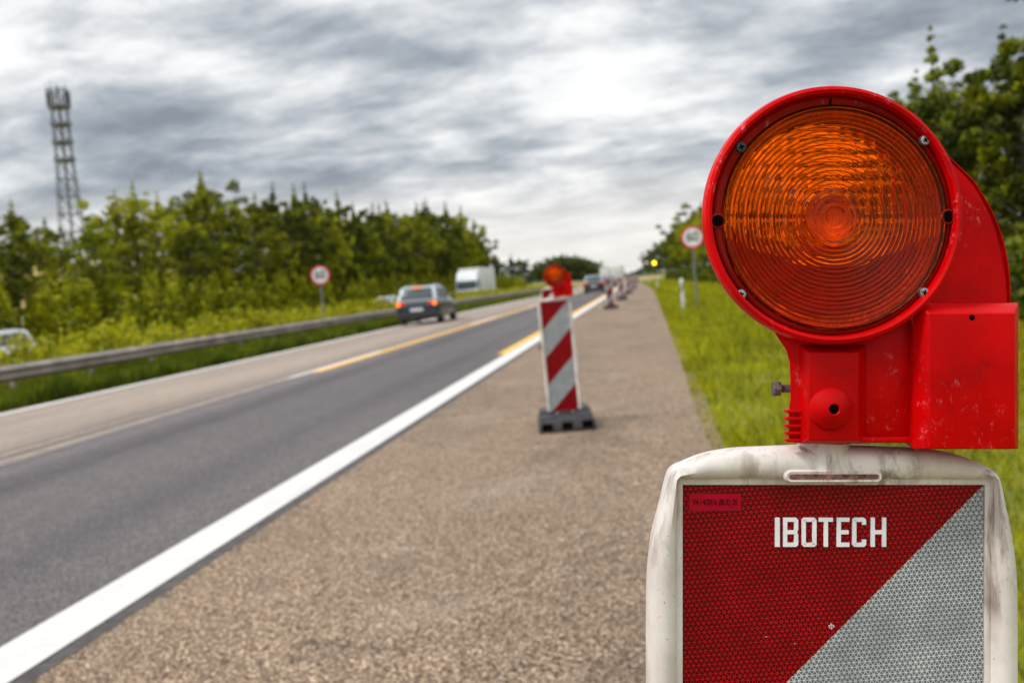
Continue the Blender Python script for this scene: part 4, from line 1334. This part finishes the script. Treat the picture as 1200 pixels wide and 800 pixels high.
def make_car(name, L, Wd, H, body, roofm, belt=0.62, seg=None, suv=True, braking=True):
    """origin on the ground under the middle of the rear end; nose along +y"""
    root = empty(name)
    hw = Wd / 2
    gc = 0.24 if suv else 0.17
    bz_ = H * belt
    # lower body: sections along the length (y, bottom, top, half width)
    S = [(0.00, gc + 0.16, bz_ - 0.20, hw * 0.86), (0.05, gc + 0.06, bz_ - 0.10, hw * 0.95), (0.16, gc + 0.02, bz_ - 0.01, hw * 0.985), (0.6, gc, bz_, hw), (L * 0.5, gc, bz_ - 0.01, hw), (L * 0.72, gc, bz_ - 0.04, hw * 0.99),
         (L * 0.80, gc, bz_ - 0.08, hw * 0.98), (L * 0.93, gc + 0.01, bz_ - 0.20, hw * 0.93), (L * 0.985, gc + 0.03, bz_ - 0.32, hw * 0.85), (L, gc + 0.08, bz_ - 0.42, hw * 0.78)]
    rr = []
    for y, zb, zt, w_ in S:
        m_ = (zb + zt) / 2
        rr.append([(-w_ * 0.90, y, zb), (w_ * 0.90, y, zb), (w_ * 0.985, y, zb + 0.10), (w_, y, m_), (w_ * 0.985, y, zt - 0.09), (w_ * 0.92, y, zt), (-w_ * 0.92, y, zt), (-w_ * 0.985, y, zt - 0.09), (-w_, y, m_), (-w_ * 0.985, y, zb + 0.10)])
    MB().rings(rr).build('body', body, root, smooth=True, angle=32)
    # cabin
    C_ = [(0.10, 0.03, 0.88), (0.42, (H - bz_) * 0.93, 0.78), (0.75, H - bz_ - 0.015, 0.76), (L * 0.36, H - bz_, 0.76), (L * 0.50, (H - bz_) * 0.95, 0.75), (L * 0.72, 0.02, 0.84)]
    rr = []
    for y, dz_, k in C_:
        zt = bz_ + dz_
        w0, w1 = hw * 0.92, hw * k
        rr.append([(-w0, y, bz_ - 0.03), (w0, y, bz_ - 0.03), (w0 + (w1 - w0) * 0.6, y, bz_ + dz_ * 0.6), (w1, y, zt - 0.05 * min(1, dz_ * 2)), (w1 * 0.86, y, zt), (-w1 * 0.86, y, zt), (-w1, y, zt - 0.05 * min(1, dz_ * 2)), (-(w0 + (w1 - w0) * 0.6), y, bz_ + dz_ * 0.6)])
    cab = MB().rings(rr).build('cabin', roofm, root, smooth=True, angle=32)
    # windows: rear, sides and windscreen, a few mm proud
    hh = H - bz_
    wn = MB(); wn.rings([[(-hw * 0.76, 0.135, bz_ + 0.04), (hw * 0.76, 0.135, bz_ + 0.04), (hw * 0.66, 0.385, bz_ + hh * 0.83), (-hw * 0.66, 0.385, bz_ + hh * 0.83)],
                         [(-hw * 0.76, 0.095, bz_ + 0.05), (hw * 0.76, 0.095, bz_ + 0.05), (hw * 0.66, 0.355, bz_ + hh * 0.84), (-hw * 0.66, 0.355, bz_ + hh * 0.84)]])
    wn.build('rear_window', M['glass'], root, bevel=0.008)
    MB().rings([[(-hw * 0.78, L * 0.70, bz_ + 0.05), (hw * 0.78, L * 0.70, bz_ + 0.05), (hw * 0.68, L * 0.52, bz_ + hh * 0.87), (-hw * 0.68, L * 0.52, bz_ + hh * 0.87)],
                [(-hw * 0.78, L * 0.70 + 0.05, bz_ + 0.06), (hw * 0.78, L * 0.70 + 0.05, bz_ + 0.06), (hw * 0.68, L * 0.52 + 0.05, bz_ + hh * 0.89), (-hw * 0.68, L * 0.52 + 0.05, bz_ + hh * 0.89)]]).build('windscreen', M['glass'], root)
    for s in (-1, 1):
        for ya, yb, yc, yd in ((0.42, 1.35, 1.35, 0.62), (1.42, 2.25, 2.20, 1.42), (2.32, L * 0.66, L * 0.53, 2.28)):
            f = lambda z_: hw * 0.92 + (hw * 0.76 - hw * 0.92) * z_
            q = [(ya, 0.10), (yb, 0.10), (yc, 0.80), (yd, 0.80)]
            MB().rings([[(s * (f(t) - 0.03), y_, bz_ + hh * t) for y_, t in q], [(s * (f(t) + 0.012), y_, bz_ + hh * t) for y_, t in q]]).build('side_window', M['glass'], root)
        # tail lamp wrapping round the corner
        z0, z1 = bz_ - 0.20, bz_ - 0.06
        MB().prism([(s * hw * 0.52, z0 + 0.04), (s * hw * 0.94, z0), (s * hw * 0.97, z1 - 0.02), (s * hw * 0.55, z1)], -0.02, 0.16).build('tail_lamp', M['tail'], root, bevel=0.01)
        if braking:
            MB().lathe([(0.085, -0.028), (0.07, -0.034)], 18, (s * hw * 0.83, 0, (z0 + z1) / 2)).build('brake_lamp', M['brake'], root)
        MB().box(s * hw * 0.6 - 0.2, s * hw * 0.6 + 0.2, -0.025, 0.05, gc + 0.19, gc + 0.27).build('bumper_insert', M['rim'], root, bevel=0.01)
        # mirror
        MB().box(min(s * hw, s * (hw + 0.17)), max(s * hw, s * (hw + 0.17)), L * 0.60, L * 0.60 + 0.09, bz_ + 0.02, bz_ + 0.16).build('mirror', body, root, bevel=0.02)
        for yy in (0.80, L - 0.86): wheel(root, s * (hw - 0.12), yy, 0.34 if suv else 0.32)
        MB().prism([(s * hw * 0.45, bz_ - 0.36), (s * hw * 0.80, bz_ - 0.34), (s * hw * 0.80, bz_ - 0.26), (s * hw * 0.45, bz_ - 0.28)], L - 0.10, L + 0.01).build('headlight', M['headlight'], root)
    MB().box(-hw * 0.93, hw * 0.93, -0.035, 0.40, gc - 0.02, gc + 0.30).build('bumper', M['trim'], root, bevel=0.04)
    MB().box(-0.26, 0.26, -0.046, -0.034, gc + 0.32, gc + 0.44).build('number_plate', M['plate'], root)
    MB().box(-0.31, -0.262, -0.046, -0.034, gc + 0.32, gc + 0.44).build('plate_band', M['blue'], root)
    if braking:
        MB().box(-0.20, 0.20, 0.29, 0.40, H - 0.10, H - 0.06).build('high_brake_lamp', M['brake'], root, bevel=0.01)
    MB().box(-0.02 - hw * 0.55, hw * 0.55 + 0.02, 0.40, 0.48, H - 0.03, H - 0.005).build('spoiler', roofm, root, bevel=0.01)
    for s in (-1, 1):
        MB().tube([(s * hw * 0.66, 0.7, H - 0.03), (s * hw * 0.66, 0.8, H + 0.02), (s * hw * 0.66, 2.2, H + 0.02), (s * hw * 0.66, 2.3, H - 0.03)], 0.018, 6).build('roof_rail', M['rim'], root)
    return root


c1 = make_car('suv', 4.25, 1.82, 1.58, M['car_grey'], M['car_silver'], braking=True)
c1.location = W(-9.35, 38.9, 0.012)
tag(c1, 'dark compact suv with silver roof braking beside the guardrail', 'car')
c2 = make_car('hatchback_car', 4.3, 1.8, 1.47, M['car_black'], M['car_silver'], suv=False, braking=False)
c2.location = W(-4.3, 84, 0.012)
tag(c2, 'dark hatchback in the right lane just beyond the second striped barrier', 'car')
c3 = make_car('red_car', 4.4, 1.85, 1.8, M['car_red'], M['car_red'], braking=False)
c3.location = W(-8.1, 168, 0.012); tag(c3, 'red car in the left lane showing just above the dark hatchback', 'car')
c4 = make_car('parked_car', 4.4, 1.8, 1.45, M['car_white'], M['car_white'], suv=False, braking=False)
c4.name = 'white_car'; c4.location = W(-21.9, 31.5, 0.012); c4.rotation_euler = (0, 0, PI)
tag(c4, 'white car on the opposite carriageway at the left edge behind the undergrowth', 'car')
c5 = copy_tree(c4); c5.location = W(-21.0, 80, 0.012); tag(c5, 'white car on the opposite carriageway between the round sign and the suv', 'car')
c6 = copy_tree(c2); c6.location = W(-4.3, 132, 0.012); tag(c6, 'small dark car ahead of the near hatchback in the right lane', 'car')
c7 = copy_tree(c4); c7.location = W(-4.6, 172, 0.012); c7.rotation_euler = (0, 0, 0); tag(c7, 'tiny white car in the right lane among the distant traffic', 'car')


def make_truck(coming, L=13.5, H=3.95):
    """origin under the middle of the cab front; the load runs along +y"""
    root = empty('box_truck')
    hw = 1.25
    MB().rings([[(-hw, 0.12, 0.55), (hw, 0.12, 0.55), (hw, 0.10, 1.35), (hw, 0.15, 1.5), (hw * 0.97, 0.32, 2.6), (hw * 0.92, 0.75, 3.45), (-hw * 0.92, 0.75, 3.45), (-hw * 0.97, 0.32, 2.6), (-hw, 0.15, 1.5), (-hw, 0.10, 1.35)],
                [(-hw, 2.2, 0.55), (hw, 2.2, 0.55), (hw, 2.2, 1.35), (hw, 2.2, 1.5), (hw * 0.97, 2.2, 2.6), (hw * 0.95, 2.2, 3.6), (-hw * 0.95, 2.2, 3.6), (-hw * 0.97, 2.2, 2.6), (-hw, 2.2, 1.5), (-hw, 2.2, 1.35)]]).build('cab', M['car_white'], root, bevel=0.04)
    MB().prism([(-hw * 0.93, 1.62), (hw * 0.93, 1.62), (hw * 0.90, 2.50), (-hw * 0.90, 2.50)], -0.01, 0.02, M=Matrix.Translation((0, 0.13, 0)) @ Matrix.Translation((0, 0, 1.5)) @ Matrix.Rotation(R(-8.5), 4, 'X') @ Matrix.Translation((0, 0, -1.5))).build('windscreen', M['glass'], root, bevel=0.01)
    MB().box(-hw * 0.9, hw * 0.9, 0.06, 0.14, 0.95, 1.30).build('grille', M['trim'], root)
    MB().box(-hw, hw, 0.0, 0.3, 0.35, 0.75).build('bumper', M['car_white'], root, bevel=0.05)
    for s in (-1, 1):
        MB().box(s * 0.95 - 0.2, s * 0.95 + 0.2, -0.02, 0.1, 0.62, 0.82).build('headlight', M['headlight'], root, bevel=0.01)
        MB().box(s * (hw + 0.12) - 0.09, s * (hw + 0.12) + 0.09, 0.3, 0.42, 1.75, 2.5).build('mirror', M['trim'], root, bevel=0.02)
        MB().prism([(0.5, 1.6), (1.4, 1.6), (1.4, 2.45), (0.62, 2.45)], s * (hw + 0.002) - 0.01, s * (hw + 0.002) + 0.01, axis='x').build('side_window', M['glass'], root)
        for yy in (1.3, 4.2, 9.4, 10.7, 12.0): wheel(root, s * (hw - 0.18), yy, 0.5, 0.3)
        MB().box(s * hw - 0.02, s * hw + 0.02, 5.2, 8.8, 0.55, 1.0).build('side_guard', M['rim'], root)
    MB().box(-hw - 0.02, hw + 0.02, 2.5, L, 1.05, H).build('box_body', M['tarp'], root, bevel=0.03)
    MB().box(-0.5, 0.5, 1.0, L - 0.3, 0.7, 1.05).build('chassis', M['trim'], root)
    if not coming:
        MB().box(-hw * 0.97, hw * 0.97, L + 0.002, L + 0.03, 1.15, H - 0.12).build('rear_door', M['tarp'], root, bevel=0.01)
        for s in (-1, 1): MB().box(s * 1.0 - 0.2, s * 1.0 + 0.2, L, L + 0.06, 0.75, 0.92).build('tail_lamp', M['tail'], root)
    return root


t1 = make_truck(True)
t1.location = W(-19.8, 110, 0.012)
tag(t1, 'white box truck coming along the opposite carriageway before the trees', 'truck')
t2 = make_truck(False)
t2.location = W(-4.4, 238, 0.012); t2.rotation_euler = (0, 0, PI)
tag(t2, 'white box truck closing the line of distant traffic', 'truck')
t3 = copy_tree(t2); t3.location = W(-7.9, 262, 0.012); t3.rotation_euler = (0, 0, PI)
tag(t3, 'white box truck left of the other in the distant traffic', 'truck')
